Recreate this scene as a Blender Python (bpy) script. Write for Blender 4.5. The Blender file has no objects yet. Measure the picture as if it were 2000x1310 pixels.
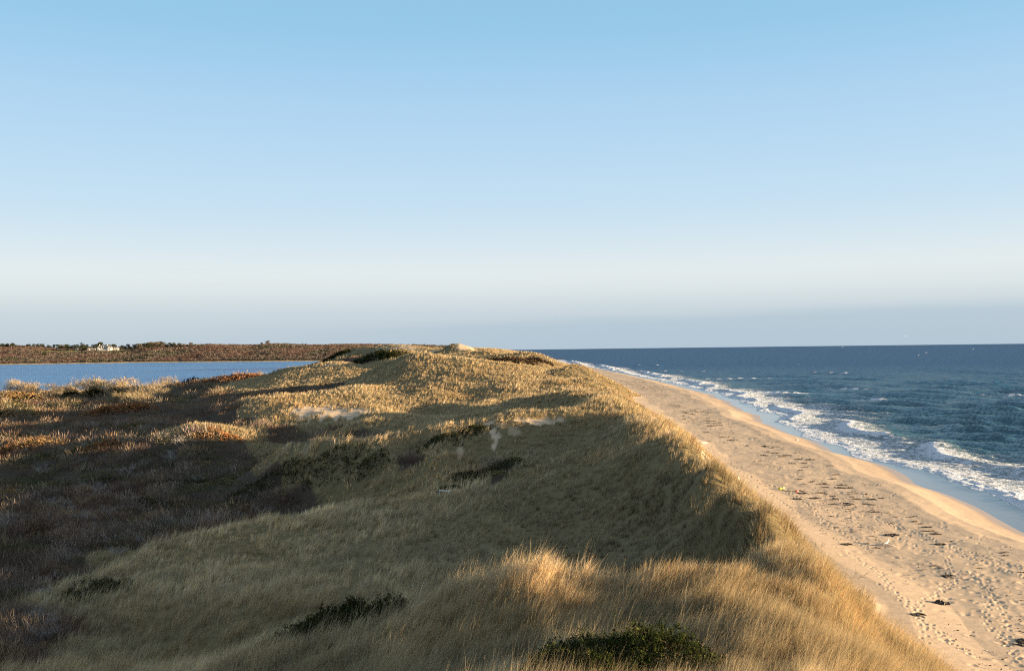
import bpy, math, random
import numpy as np
from mathutils import Matrix, Vector

random.seed(7)
RNG = np.random.default_rng(11)
scene = bpy.context.scene
COL = scene.collection

# ------------------------------------------------------------------ camera
F = 1950.0                      # focal length in photo pixels (photo 2000 wide)
CAM_H = 17.0
PITCH = math.atan(23.5 / F)
ROLL = -math.atan(0.0125)
cam_data = bpy.data.cameras.new('camera')
cam_data.sensor_width = 36.0
cam_data.lens = 36.0 * F / 2000.0
cam_data.clip_start = 0.1
cam_data.clip_end = 90000.0
cam = bpy.data.objects.new('camera', cam_data)
COL.objects.link(cam)
RM = Matrix.Rotation(math.radians(90) + PITCH, 3, 'X') @ Matrix.Rotation(ROLL, 3, 'Z')
cam.matrix_world = Matrix.Translation((0, 0, CAM_H)) @ RM.to_4x4()
scene.camera = cam
RN = np.array(RM)


def ray(u, v):
    d = RN @ np.array([(u - 1000.0) / F, -(v - 655.0) / F, -1.0])
    return d / d[1]


def P(u, v, y):
    """world point seen at photo pixel (u, v) at distance y along the beach"""
    d = ray(u, v)
    return (d[0] * y, y, CAM_H + d[2] * y)


def S_of(u, v=900.0):
    return ray(u, v)[0]


# ------------------------------------------------------------------ noise
def _hash(ix, iy, seed):
    h = (ix.astype(np.int64) * 374761393 + iy.astype(np.int64) * 668265263 + seed * 1442695041) & 0xFFFFFFFF
    h = ((h ^ (h >> 13)) * 1274126177) & 0xFFFFFFFF
    h = h ^ (h >> 16)
    return (h & 0xFFFFFF) / float(0xFFFFFF)


def vnoise(x, y, seed=0):
    x = np.asarray(x, float); y = np.asarray(y, float)
    ix = np.floor(x); iy = np.floor(y)
    fx = x - ix; fy = y - iy
    fx = fx * fx * fx * (fx * (fx * 6 - 15) + 10); fy = fy * fy * fy * (fy * (fy * 6 - 15) + 10)
    a = _hash(ix, iy, seed); b = _hash(ix + 1, iy, seed)
    c = _hash(ix, iy + 1, seed); d = _hash(ix + 1, iy + 1, seed)
    return (a * (1 - fx) + b * fx) * (1 - fy) + (c * (1 - fx) + d * fx) * fy


def fbm(x, y, seed=0, oct=4, gain=0.5):
    s = 0.0; a = 1.0; t = 0.0
    for k in range(oct):
        s = s + a * (vnoise(x * 2 ** k + 17.3 * k, y * 2 ** k - 9.1 * k, seed + k) - 0.5); t += a; a *= gain
    return s / t * 2.0          # about -1..1


def smooth(e0, e1, x):
    t = np.clip((x - e0) / (e1 - e0), 0, 1)
    return t * t * (3 - 2 * t)


# ------------------------------------------------------------------ mesh helpers
def mesh_np(name, verts, faces, mat=None, parent=None, cols=None, attrs=None, smooth_sh=False, uvs=None):
    """verts (n,3); faces (m,3) or (m,4) index array, or list of such arrays"""
    if not isinstance(faces, list): faces = [faces]
    faces = [np.asarray(f, np.int32) for f in faces if len(f)]
    me = bpy.data.meshes.new(name)
    me.vertices.add(len(verts))
    me.vertices.foreach_set('co', np.ascontiguousarray(verts, np.float32).ravel())
    loops = np.concatenate([f.ravel() for f in faces])
    tot = np.concatenate([np.full(len(f), f.shape[1], np.int32) for f in faces])
    start = np.concatenate([[0], np.cumsum(tot)[:-1]]).astype(np.int32)
    me.loops.add(len(loops))
    me.loops.foreach_set('vertex_index', loops)
    me.polygons.add(len(tot))
    me.polygons.foreach_set('loop_start', start)
    if smooth_sh:
        me.polygons.foreach_set('use_smooth', np.ones(len(tot), bool))
    me.update(calc_edges=True)
    if cols is not None:
        at = me.color_attributes.new('tint', 'FLOAT_COLOR', 'POINT')
        c4 = np.ones((len(verts), 4), np.float32); c4[:, :3] = cols
        at.data.foreach_set('color', c4.ravel())
    for k, v in (attrs or {}).items():
        at = me.attributes.new(k, 'FLOAT', 'POINT')
        at.data.foreach_set('value', np.ascontiguousarray(v, np.float32))
    if mat: me.materials.append(mat)
    o = bpy.data.objects.new(name, me)
    COL.objects.link(o)
    if parent: o.parent = parent
    return o


def tag(o, label=None, cat=None, group=None, kind=None):
    if label: o['label'] = label
    if cat: o['category'] = cat
    if group: o['group'] = group
    if kind: o['kind'] = kind
    return o


def thing(name, label, cat, loc, rotz=0.0, group=None, scale=1.0):
    o = bpy.data.objects.new(name, None)
    o.empty_display_size = 0.2
    COL.objects.link(o)
    o.location = loc; o.rotation_euler = (0, 0, rotz); o.scale = (scale,) * 3
    return tag(o, label, cat, group)


def dup(root, loc, rotz=0.0, scale=(1, 1, 1), label=None, group=None):
    r = root.copy(); COL.objects.link(r)
    r.location = loc; r.rotation_euler = (0, 0, rotz)
    r.scale = scale if hasattr(scale, '__len__') else (scale,) * 3
    if label: r['label'] = label
    if group: r['group'] = group
    for ch in list(root.children):
        c = ch.copy(); COL.objects.link(c); c.parent = r
        for g in list(ch.children):
            d = g.copy(); COL.objects.link(d); d.parent = c
    return r


class MB:
    """collects simple solids into one mesh"""
    def __init__(s): s.v = []; s.f = []
    def add(s, vs, fs):
        n = len(s.v); s.v += [tuple(p) for p in vs]; s.f += [tuple(i + n for i in f) for f in fs]
    def box(s, x0, x1, y0, y1, z0, z1):
        s.add([(x0, y0, z0), (x1, y0, z0), (x1, y1, z0), (x0, y1, z0), (x0, y0, z1), (x1, y0, z1), (x1, y1, z1), (x0, y1, z1)],
              [(0, 3, 2, 1), (4, 5, 6, 7), (0, 1, 5, 4), (1, 2, 6, 5), (2, 3, 7, 6), (3, 0, 4, 7)])
    def gable(s, x0, x1, y0, y1, z0, z1, axis='x', hip=0.0):
        if axis == 'x':
            m = (y0 + y1) / 2
            s.add([(x0, y0, z0), (x1, y0, z0), (x1, y1, z0), (x0, y1, z0), (x0 + hip, m, z1), (x1 - hip, m, z1)],
                  [(0, 1, 5, 4), (2, 3, 4, 5), (0, 4, 3), (1, 2, 5), (0, 3, 2, 1)])
        else:
            m = (x0 + x1) / 2
            s.add([(x0, y0, z0), (x1, y0, z0), (x1, y1, z0), (x0, y1, z0), (m, y0 + hip, z1), (m, y1 - hip, z1)],
                  [(1, 2, 5, 4), (3, 0, 4, 5), (0, 1, 4), (2, 3, 5), (0, 3, 2, 1)])
    def tube(s, pts, radii, n=6, cap=True):
        pts = [Vector(p) for p in pts]; rings = []
        base = len(s.v)
        for i, p in enumerate(pts):
            d = (pts[min(i + 1, len(pts) - 1)] - pts[max(i - 1, 0)])
            if d.length < 1e-9: d = Vector((0, 0, 1))
            d.normalize()
            a = d.cross(Vector((0.3, 0.2, 1)) if abs(d.z) < 0.9 else Vector((1, 0.2, 0))); a.normalize(); b = d.cross(a)
            for k in range(n):
                t = 2 * math.pi * k / n
                s.v.append(tuple(p + (a * math.cos(t) + b * math.sin(t)) * radii[i]))
        for i in range(len(pts) - 1):
            for k in range(n):
                q = base + i * n
                s.f.append((q + k, q + (k + 1) % n, q + n + (k + 1) % n, q + n + k))
        if cap:
            s.f.append(tuple(base + k for k in range(n))[::-1])
            s.f.append(tuple(base + (len(pts) - 1) * n + k for k in range(n)))
    def lathe(s, prof, n=12, M=None):
        M = M or Matrix()
        base = len(s.v)
        for (r, z) in prof:
            for k in range(n):
                t = 2 * math.pi * k / n
                s.v.append(tuple(M @ Vector((r * math.cos(t), r * math.sin(t), z))))
        for i in range(len(prof) - 1):
            for k in range(n):
                q = base + i * n
                s.f.append((q + k, q + (k + 1) % n, q + n + (k + 1) % n, q + n + k))
        s.f.append(tuple(base + k for k in range(n))[::-1])
        s.f.append(tuple(base + (len(prof) - 1) * n + k for k in range(n)))
    def ellipsoid(s, c, r, M=None, n=10, m=7, jit=0.0):
        M = M or Matrix()
        base = len(s.v)
        for i in range(m + 1):
            ph = math.pi * i / m
            for k in range(n):
                t = 2 * math.pi * k / n
                j = 1 + random.uniform(-jit, jit)
                p = Vector((r[0] * math.sin(ph) * math.cos(t) * j, r[1] * math.sin(ph) * math.sin(t) * j, r[2] * math.cos(ph) * j))
                s.v.append(tuple(M @ (Vector(c) + p)))
        for i in range(m):
            for k in range(n):
                q = base + i * n
                s.f.append((q + k, q + n + k, q + n + (k + 1) % n, q + (k + 1) % n))
    def build(s, name, mat=None, parent=None, sm=False):
        me = bpy.data.meshes.new(name); me.from_pydata(s.v, [], s.f); me.update()
        if sm:
            for p in me.polygons: p.use_smooth = True
        if mat: me.materials.append(mat)
        o = bpy.data.objects.new(name, me); COL.objects.link(o)
        if parent: o.parent = parent
        return o


# ------------------------------------------------------------------ materials
def new_mat(name):
    m = bpy.data.materials.new(name); m.use_nodes = True
    nt = m.node_tree; nt.nodes.clear()
    out = nt.nodes.new('ShaderNodeOutputMaterial')
    return m, nt, out


def N(nt, typ, **kw):
    n = nt.nodes.new(typ)
    for k, v in kw.items():
        if k.startswith('i_'): n.inputs[k[2:].replace('_', ' ')].default_value = v
        else: setattr(n, k, v)
    return n


def mixc(nt, fac, a, b, mode='MIX'):
    m = nt.nodes.new('ShaderNodeMix'); m.data_type = 'RGBA'; m.blend_type = mode
    for sock, val in ((m.inputs[0], fac), (m.inputs[6], a), (m.inputs[7], b)):
        if hasattr(val, 'default_value') or hasattr(val, 'links'): nt.links.new(val, sock)
        else: sock.default_value = val
    return m.outputs[2]


def math_n(nt, op, a, b=None, c=None, clamp=False):
    m = nt.nodes.new('ShaderNodeMath'); m.operation = op; m.use_clamp = clamp
    for i, val in enumerate((a, b, c)):
        if val is None: continue
        if hasattr(val, 'links'): nt.links.new(val, m.inputs[i])
        else: m.inputs[i].default_value = val
    return m.outputs[0]


def maprange(nt, val, a, b, c=0.0, d=1.0, sm=True):
    m = nt.nodes.new('ShaderNodeMapRange'); m.interpolation_type = 'SMOOTHSTEP' if sm else 'LINEAR'
    nt.links.new(val, m.inputs[0])
    for i, x in enumerate((a, b, c, d)): m.inputs[i + 1].default_value = x
    return m.outputs[0]


def noise_n(nt, scale, detail=4.0, rough=0.55, vec=None, dist=0.0):
    n = nt.nodes.new('ShaderNodeTexNoise'); n.inputs['Scale'].default_value = scale
    n.inputs['Detail'].default_value = detail; n.inputs['Roughness'].default_value = rough
    n.inputs['Distortion'].default_value = dist
    if vec is not None: nt.links.new(vec, n.inputs['Vector'])
    return n.outputs['Fac']


def geo_pos(nt, scale=(1, 1, 1)):
    g = nt.nodes.new('ShaderNodeNewGeometry')
    m = nt.nodes.new('ShaderNodeMapping'); m.inputs['Scale'].default_value = scale
    nt.links.new(g.outputs['Position'], m.inputs['Vector'])
    return m.outputs['Vector']


def leaf_material(name, transl=0.3, rough=0.75, gain=1.0, gloss=0.02):
    """diffuse + translucent vegetation whose own colour is the tint attribute"""
    m, nt, out = new_mat(name)
    at = N(nt, 'ShaderNodeAttribute', attribute_name='tint')
    n = noise_n(nt, 0.6, 3.0, 0.6, geo_pos(nt))
    f = maprange(nt, n, 0.3, 0.7, 0.82 * gain, 1.15 * gain)
    c = mixc(nt, 1.0, at.outputs['Color'], (1, 1, 1, 1), 'MULTIPLY')
    vm = nt.nodes.new('ShaderNodeVectorMath'); vm.operation = 'SCALE'
    nt.links.new(c, vm.inputs[0]); nt.links.new(f, vm.inputs['Scale'])
    d = N(nt, 'ShaderNodeBsdfDiffuse'); nt.links.new(vm.outputs[0], d.inputs['Color'])
    t = N(nt, 'ShaderNodeBsdfTranslucent'); nt.links.new(vm.outputs[0], t.inputs['Color'])
    mx = N(nt, 'ShaderNodeMixShader'); mx.inputs[0].default_value = transl
    nt.links.new(d.outputs[0], mx.inputs[1]); nt.links.new(t.outputs[0], mx.inputs[2])
    g = N(nt, 'ShaderNodeBsdfGlossy'); g.inputs['Roughness'].default_value = rough * 0.6
    g.inputs['Color'].default_value = (1, 1, 1, 1)
    mx2 = N(nt, 'ShaderNodeMixShader'); mx2.inputs[0].default_value = gloss
    nt.links.new(mx.outputs[0], mx2.inputs[1]); nt.links.new(g.outputs[0], mx2.inputs[2])
    nt.links.new(mx2.outputs[0], out.inputs['Surface'])
    return m


def plain_material(name, col, rough=0.7, var=0.25, scale=3.0, bump=0.0, spec=0.3, col2=None):
    m, nt, out = new_mat(name)
    tc = nt.nodes.new('ShaderNodeTexCoord')
    n = noise_n(nt, scale, 5.0, 0.6, tc.outputs['Object'])
    c2 = col2 or tuple(c * (1 - var) for c in col)
    f = maprange(nt, n, 0.3, 0.7)
    c = mixc(nt, f, (*c2, 1), (*col, 1))
    b = N(nt, 'ShaderNodeBsdfPrincipled'); b.inputs['Roughness'].default_value = rough
    b.inputs['Specular IOR Level'].default_value = spec
    nt.links.new(c, b.inputs['Base Color'])
    if bump:
        bp = N(nt, 'ShaderNodeBump'); bp.inputs['Strength'].default_value = bump; bp.inputs['Distance'].default_value = 0.02
        nt.links.new(n, bp.inputs['Height']); nt.links.new(bp.outputs[0], b.inputs['Normal'])
    nt.links.new(b.outputs[0], out.inputs['Surface'])
    return m

# ------------------------------------------------------------------ coast lines (world metres)
_SY = np.array([-60, 20, 60, 75, 90, 105, 120, 141, 165, 197, 250, 326, 451, 600, 800, 1159, 1500, 3000.])
_SX = np.array([40, 42, 44.2, 44.6, 46.2, 48.0, 48.6, 50.8, 51.2, 52.8, 59.0, 67.0, 69.5, 67, 61, 50, 36, -60.])
_TY = np.array([-60, 20, 45, 55, 66, 98, 130, 202, 358, 600, 815, 1200, 3000.])
_TX = np.array([17.5, 18.0, 19.2, 20.1, 21.4, 22.5, 24.5, 29.0, 36.5, 40, 40, 33, -80.])


def shore_x(y):
    x = np.interp(y, _SY, _SX)
    w = np.clip(y / 90.0, 0.6, 1.0)
    return x + w * (0.55 * np.sin(y / 5.3 + 1.1) + 0.5 * np.sin(y / 8.9) + 0.5 * (vnoise(y / 7.0, 0 * y, 5) - 0.5) * 2 * 0.7)


def toe_x(y):
    return np.interp(y, _TY, _TX) + 0.6 * np.sin(y / 7.0) + 0.5 * np.sin(y / 2.9 + 1)


# ------------------------------------------------------------------ dune control points: (u, v, y, cover)
# cover g = grass, s = scrub, n = bare sand, h = russet heath
CP = """
1200 1310 25.3 g;1500 1310 24 g;1750 1310 26.5 g;900 1310 28 g;600 1310 31.5 g;420 1310 36 g
1000 1200 32.3 g;1250 1200 30 g;1450 1200 29 g;1600 1200 30 g;800 1230 33 g
250 1310 42 g;400 1268 40.5 G;560 1228 39 G;700 1192 38 G;850 1153 37 G;950 1132 36.3 g;1060 1104 35.3 g;1130 1122 35.8 g
1230 1138 35.5 g;1270 1120 35.5 g;1400 1110 35.2 g;1560 1096 35 g;1620 1080 36 g
1400 1082 53 V;1200 1092 55 V;1000 1095 57 V;800 1130 56 V;650 1165 53.5 g;450 1205 51 g;300 1225 52 g;150 1250 51 g
1480 1050 50 g;1400 1000 61 g;1300 1000 67 g;1300 930 73 g;1200 1000 72 g;1200 940 80 g;1100 1000 76 g;900 1000 80 g;700 1000 84 g;500 1055 76 g;300 1105 68 g
1010 935 86 G;1100 910 84.5 G;1200 878 84 G;1270 850 83 g;900 950 89 g;780 945 97 g
80 1292 46 g;150 1130 63 g;300 1062 74 g;500 1012 83 g;650 968 95 g;800 893 105 g
960 905 95 s;1030 900 94 g;880 905 100 g;850 868 102 g;790 892 102 s;700 935 101.5 g;620 985 98 s
560 852 113 G;640 848 110 G;700 845 108.5 G;800 834 108.5 G;880 818 109.5 G;950 802 111 G;1000 789 112 G;1100 785 113 G;1170 784 114 G
1000 850 105 g;1000 870 102.5 g;1100 850 104 g;1100 885 94 g;930 880 103.5 g;960 845 105.5 g;1180 840 102 g
600 885 108.5 g;750 862 104.5 g;680 880 105 g;520 900 112 g
640 825 152 s;560 830 152 s;700 812 145 V;790 815 142 V;850 806 153 V;650 805 158 g
1050 768 150 G;1110 757 152 G;1000 776 160 g;920 790 165 g;1170 764 150 g
1000 768 180 V;920 776 180 V;850 792 172 V
625 797 165 g;680 800 163 g;640 785 172 g;590 792 168 g;560 800 165 g;720 790 168 g
470 785 182 G;510 775 184 G;570 765 186 G;640 758 190 G;700 752 195 g
420 805 172 s;500 812 160 s;440 822 150 g;380 822 152 g
900 770 187 g;1000 752 190 g;900 740 202 g;800 745 204 g;750 762 195 g;1050 745 200 g
815 686 236 G;780 697 235 G;850 692 233 G;880 695 231 G;930 701 230 G;980 708 228 G;1040 722 224 g;1100 741 216 g;1150 742 212 g;760 710 236 g;720 728 232 g;690 740 226 g
640 745 222 s;600 750 225 s;560 752 235 s
470 741 400 s;430 743 430 s;400 746 450 s;510 733 380 s;640 704 330 G;600 709 330 G;560 718 325 g;530 728 320 g;690 708 335 G;740 717 335 V;600 735 290 g;660 732 290 g;700 738 275 V
760 683 430 g;720 690 440 g;700 703 430 s;800 682 440 g;680 695 480 s
890 671 480 G;868 684 470 g;850 692 460 g;915 680 475 g;940 689 470 g;970 687 440 g;990 688 420 g;890 691 440 g;930 690 440 g;860 694 430 g;830 690 460 g
950 696 370 G;1000 713 300 V;1020 700 335 G;1060 712 330 G;960 702 340 g;1000 690 378 g;1030 686 380 g;1060 693 372 g;1085 708 360 g
1095 722 300 g;1060 722 290 g
700 681 900 g;740 677 900 g;800 676 900 g;840 679 850 g;770 684 820 g;660 692 850 g;880 681 800 g
"""
RIM = """
1545 1060 43 g;1600 1095 39 g;1655 1160 36.5 g;1705 1240 34 g;1800 1315 32 g;1482 1014 51 g;1424 958 57.5 g;1388 914 65 g;1345 868 84 g
1290 820 108 g;1240 800 112 g;1235 782 118 G;1212 766 130 G;1195 759 147 G;1155 742 210 g;1100 716 300 g;1225 825 102 g;1290 850 95 g;1350 890 85 g;1390 915 74 g
"""
DROP = {'g': 0.60, 'G': 0.85, 'V': 1.3, 's': 1.1, 'n': 0.05, 'h': 0.6}
pts = []; labs = []
for blk in (CP, RIM):
    for ln in blk.strip().split('\n'):
        for it in ln.split(';'):
            a = it.split()
            if len(a) < 4: continue
            p = P(float(a[0]), float(a[1]), float(a[2]))
            pts.append((p[0], p[1], p[2] - DROP[a[3]] + ((0.45 + 0.3 * min(1, (p[1] - 45) / 22) if p[1] < 100 else 0.45) if blk is RIM and p[1] > 45 else 0))); labs.append({'G': 'g', 'V': 'g'}.get(a[3], a[3]))
# plain of scrub to the west, given straight in metres
for (x, y, z) in [(-24, 34, 2.6), (-30, 44, 2.4), (-40, 60, 2.2), (-34, 75, 2.2), (-28, 92, 2.4), (-60, 70, 2.2), (-45, 95, 2.4), (-38, 115, 2.6), (-36, 130, 2.8),
                  (-70, 110, 2.0), (-100, 110, 2.0), (-60, 135, 2.6), (-50, 160, 3.2), (-90, 150, 2.2), (-130, 150, 2.0), (-75, 185, 3.0), (-60, 205, 3.6),
                  (-110, 200, 2.4), (-160, 200, 1.8), (-80, 240, 3.6), (-100, 280, 3.2), (-140, 270, 2.6), (-200, 260, 2.0), (-110, 330, 2.6), (-160, 340, 2.2), (-220, 340, 1.6),
                  (-90, 390, 2.4), (-140, 420, 1.6), (-200, 420, 0.8), (-260, 400, 0.6), (-110, 480, 1.4), (-160, 520, -1.0), (-230, 500, -1.0), (-320, 460, -1.0),
                  (-110, 620, -1), (-90, 560, 1.2), (-180, 640, -2), (-300, 640, -2), (-450, 600, -2), (-400, 350, 0.5), (-600, 600, -2), (-300, 200, 1.8), (-200, 100, 2), (-200, 20, 2),
                  (-80, 30, 2.2), (-40, 15, 3), (-110, 800, -1.5), (-120, 1000, -1), (-250, 1000, -2), (-500, 1000, -2), (-70, 700, 4), (-200, 1400, -2), (-600, 1400, -2), (-900, 1000, -2), (-100, 1400, 1.5), (-30, 1400, 2.5), (-50, 1150, 4)]:
    pts.append((x, y, z - (1.9 if z > 1.5 and y < 135 else 1.25 if z > 1.5 and y < 170 else 0.9 if z > 1.5 and y < 300 else 0.0))); labs.append('s')
for u in (380, 450, 520, 570, 605):
    for y in (620, 720, 850, 1000, 1200):
        if u < 600 or y < 900: pts.append((S_of(u, 700) * y, y, -2.0)); labs.append('s')
for (y, z) in [(30, 4.6), (34, 4.8), (38, 4.9), (43, 4.8), (50, 4.7), (58, 4.6), (66, 4.6), (75, 4.8), (85, 5.2)]:
    t = float(np.interp(y, _TY, _TX)); pts.append((t - 4.0, y, z)); labs.append('g')
# hollows hidden behind each crest, and an unseen hill added to cast shade: (u, y, z)
for (u, y, z) in [(950, 128, 6.6), (1050, 129, 7.2), (1150, 131, 8.0), (880, 124, 5.6), (800, 121, 5.2), (720, 121, 4.2), (640, 124, 3.6), (800, 264, 9.5), (880, 264, 9.0), (960, 262, 8.5), (1040, 258, 8.0), (1090, 255, 7.8), (740, 268, 7.5),
                  (620, 385, 6.5), (560, 375, 4.5), (690, 385, 8.0), (730, 385, 9.0), (800, 322, 15.4), (850, 320, 15.4), (765, 322, 13.0), (900, 315, 14.0), (850, 288, 11), (800, 290, 11), (760, 505, 9.5), (820, 505, 10.5), (890, 570, 11.0), (960, 540, 10.5), (700, 560, 8.0),
                  (1000, 425, 10.0), (1040, 425, 9.5), (480, 207, 3.9), (550, 209, 4.8), (640, 210, 6.2), (560, 139, 3.2), (620, 139, 3.8),
                  (1010, 90, 4.6), (1100, 89, 5.4), (1200, 88.5, 7.0), (900, 94, 4.2), (1220, 130, 8.2), (1180, 175, 8.0), (1130, 180, 7.8), (1130, 245, 8.0), (1080, 320, 8.6),
                  (1060, 160, 8.2), (980, 160, 7.6), (860, 175, 7.6)]:
    pts.append((S_of(u, 760) * y, y, z - 0.3)); labs.append('g')
# knoll the camera looks from, and the hidden sides of the ridge
for (x, y, z) in [(0, -30, 11.0), (0, -10, 12.5), (0, 2, 13.4), (0, 10, 12.0), (4, 17, 10.4), (-8, 14, 9.6), (-16, 8, 7.0), (-16, 22, 6.0), (10, 14, 10.6), (12, 4, 11.5), (12, -20, 10), (-20, -20, 6), (-40, -20, 3),
                  (1, 42, 4.9), (7.5, 41, 6.0), (-5, 44.5, 3.3), (-13, 46.5, 2.0), (-9, 46, 2.6)]:
    pts.append((x, y, z)); labs.append('g')
# seaward face runs down below the beach
for y in (-40, -10, 10, 25, 36, 48, 60, 75, 90, 110, 135, 165, 210, 260, 310, 360, 450, 550, 700, 900, 1150, 1400):
    t = float(np.interp(y, _TY, _TX))
    pts.append((t - 0.6, y, 2.5)); labs.append('n' if y < 100 else 'g')
    pts.append((t + 8 + y * 0.01, y, -2.0)); labs.append('n' if y < 100 else 'g')
for y in (-40, -10, 10):
    t = float(np.interp(y, _TY, _TX)); pts.append((t - 6.5, y, 8.5)); labs.append('g')
for y in (450, 550, 700, 900, 1150):
    t = float(np.interp(y, _TY, _TX)); pts.append((t - 22, y, 11.0)); labs.append('g')
PTS = np.array(pts)


def tps_fit(p, z, reg=0.02):
    n = len(p)
    d2 = ((p[:, None] - p[None]) ** 2).sum(-1)
    K = np.where(d2 > 0, 0.5 * d2 * np.log(np.maximum(d2, 1e-9)), 0) + reg * np.eye(n)
    Q = np.c_[np.ones(n), p]
    A = np.block([[K, Q], [Q.T, np.zeros((3, 3))]])
    s = np.linalg.solve(A, np.r_[z, 0, 0, 0])
    return s[:n], s[n:]


# interpolate in log-polar-ish coordinates so near and far dunes get equal detail
def warp(x, y):
    yy = np.maximum(np.asarray(y, float), 2.0)
    far = np.maximum(yy, 20.0)
    return np.asarray(x, float) / far * 3.0, np.where(yy > 20, np.log(far / 20.0), (np.asarray(y, float) - 20) / 20.0) * 2.0


_w = np.c_[warp(PTS[:, 0], PTS[:, 1])]
TW, TA = tps_fit(_w, PTS[:, 2], 0.00002)


def tps_eval(x, y):
    a, b = warp(x, y)
    q = np.c_[a.ravel(), b.ravel()]
    out = np.empty(len(q))
    for i in range(0, len(q), 40000):
        c = q[i:i + 40000]
        d2 = ((c[:, None] - _w[None]) ** 2).sum(-1)
        out[i:i + 40000] = (np.where(d2 > 0, 0.5 * d2 * np.log(np.maximum(d2, 1e-9)), 0)) @ TW + TA[0] + c @ TA[1:]
    return out.reshape(np.shape(x))


# cover-only points on the plain beyond the foot of the dune: (u, v, cover)
_cx = []
for (u, v, l) in [(0, 1300, 's'), (10, 1220, 's'), (30, 1150, 's'), (95, 1095, 's'), (170, 1065, 's'), (250, 1035, 's'), (340, 1010, 's'), (420, 992, 's'), (500, 972, 's'), (570, 952, 's'), (640, 925, 's'),
                  (40, 1285, 's'), (-60, 1290, 's'), (-20, 1340, 's'), (60, 1200, 's'), (20, 1310, 's'), (110, 1150, 'g'), (75, 1240, 'g'), (200, 1110, 'g'), (300, 1000, 's'), (450, 940, 's'), (560, 925, 's'), (470, 905, 's'), (700, 905, 's'), (400, 900, 's'), (440, 860, 's'), (520, 868, 'g'), (480, 890, 'g')]:
    d = ray(u, v); y = ((0.3 if v > 1050 else 1.6) - CAM_H) / d[2]; _cx.append((d[0] * y, y, l))
labs = labs + [c[2] for c in _cx]
_w2 = np.r_[_w, np.c_[warp(np.array([c[0] for c in _cx]), np.array([c[1] for c in _cx]))]]
_LAB = {k: np.array([1.0 if l == k else 0.0 for l in labs]) for k in 'gsn'}


def cover_eval(x, y):
    """(grass, scrub, sand) weights"""
    a, b = warp(x, y)
    j = 0.10
    a = a + j * fbm(a * 9, b * 9, 71, 3); b = b + j * fbm(a * 9, b * 9, 81, 3)
    q = np.c_[a.ravel(), b.ravel()]
    out = np.empty((len(q), 3))
    for i in range(0, len(q), 40000):
        c = q[i:i + 40000]
        d2 = ((c[:, None] - _w2[None]) ** 2).sum(-1) + 1e-4
        k = d2 ** -2.2
        k /= k.sum(1, keepdims=True)
        for m, l in enumerate('gsn'): out[i:i + 40000, m] = k @ _LAB[l]
    return out.reshape(np.shape(x) + (3,))


def beach_z(x, y):
    t = toe_x(y); s = shore_x(y)
    w = np.maximum(s - t, 4.0)
    f = (x - t) / w
    z = np.interp(f, [-1, 0, 0.12, 0.45, 0.62, 0.72, 0.86, 1.0, 1.25, 3.0], [4.0, 2.9, 2.55, 2.2, 2.05, 1.75, 0.9, 0.0, -0.7, -4.0])
    # broad beach cusps and soft wind hollows on the upper beach
    up = smooth(0.05, 0.2, f) * (1 - smooth(0.75, 0.98, f))
    z = z + up * (0.10 * fbm(x / 6, y / 11, 31, 3) + 0.05 * fbm(x / 1.6, y / 2.2, 33, 3))
    bar = smooth(0.6, 0.7, f) * (1 - smooth(0.86, 0.97, f))
    z = z + bar * 0.09 * np.sin(y / 6.5 + 2.2 * np.sin(x / 9) + 1.5 * fbm(x / 8, y / 20, 37, 2))
    return z


def smax(a, b, k):
    h = np.clip(0.5 + 0.5 * (a - b) / k, 0, 1)
    return b * (1 - h) + a * h + k * h * (1 - h)


# ------------------------------------------------------------------ terrain grid (columns fan out from the view point, rows by distance)
SU = np.concatenate([np.linspace(S_of(-3200), S_of(-300), 60, endpoint=False), np.linspace(S_of(-300), S_of(1080), 420, endpoint=False),
                     np.linspace(S_of(1080), S_of(2060), 640, endpoint=False), np.linspace(S_of(2060), S_of(4600), 60)])
rows = [-40., -30, -20, -12, -6, -2, 1, 3.5, 5.5, 7.5]
while rows[-1] < 1500:
    y = rows[-1]
    if y < 22: dy = 0.6
    else: dy = min(1.15 * y * y / (14.5 * F) * 1.25, 0.008 * y)
    rows.append(y + max(dy, 0.05))
RY = np.array(rows)
print('grid', len(SU), len(RY))
WIDE = np.maximum(RY, 22.0)          # columns stay wide near and behind the camera


def grid_eval(fn, step=5):
    ci = np.unique(np.r_[np.arange(0, len(SU), step), len(SU) - 1]); ri = np.unique(np.r_[np.arange(0, len(RY), step), len(RY) - 1])
    sx = SU[ci][None, :] * WIDE[ri][:, None]; sy = np.repeat(RY[ri][:, None], len(ci), 1)
    c = fn(sx, sy)
    sh = c.shape[2:]
    c = c.reshape(len(ri), len(ci), -1)
    a = np.arange(len(SU)); b = np.arange(len(RY))
    outs = []
    for k in range(c.shape[2]):
        t = np.stack([np.interp(a, ci, c[i, :, k]) for i in range(len(ri))])
        j = np.searchsorted(ri, b, 'right') - 1; j = np.clip(j, 0, len(ri) - 2)
        f = ((b - ri[j]) / (ri[j + 1] - ri[j]))[:, None]
        outs.append(t[j] * (1 - f) + t[j + 1] * f)
    return np.stack(outs, -1).reshape((len(RY), len(SU)) + sh)


GX = SU[None, :] * WIDE[:, None]
GY = np.repeat(RY[:, None], len(SU), 1)
DUNE = grid_eval(tps_eval)
COV = grid_eval(cover_eval)
_near = 1.0 - smooth(200, 700, GY)
hum = 0.42 * fbm(GX / 5.0, GY / 6.0, 3, 4) + 0.75 * fbm(GX / 16, GY / 16, 4, 2) * smooth(30, 120, GY)
DUNE = DUNE + hum * (0.5 + 0.5 * _near) * np.clip(COV[..., 0] + 0.5 * COV[..., 1] + 0.4, 0, 1)
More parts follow.
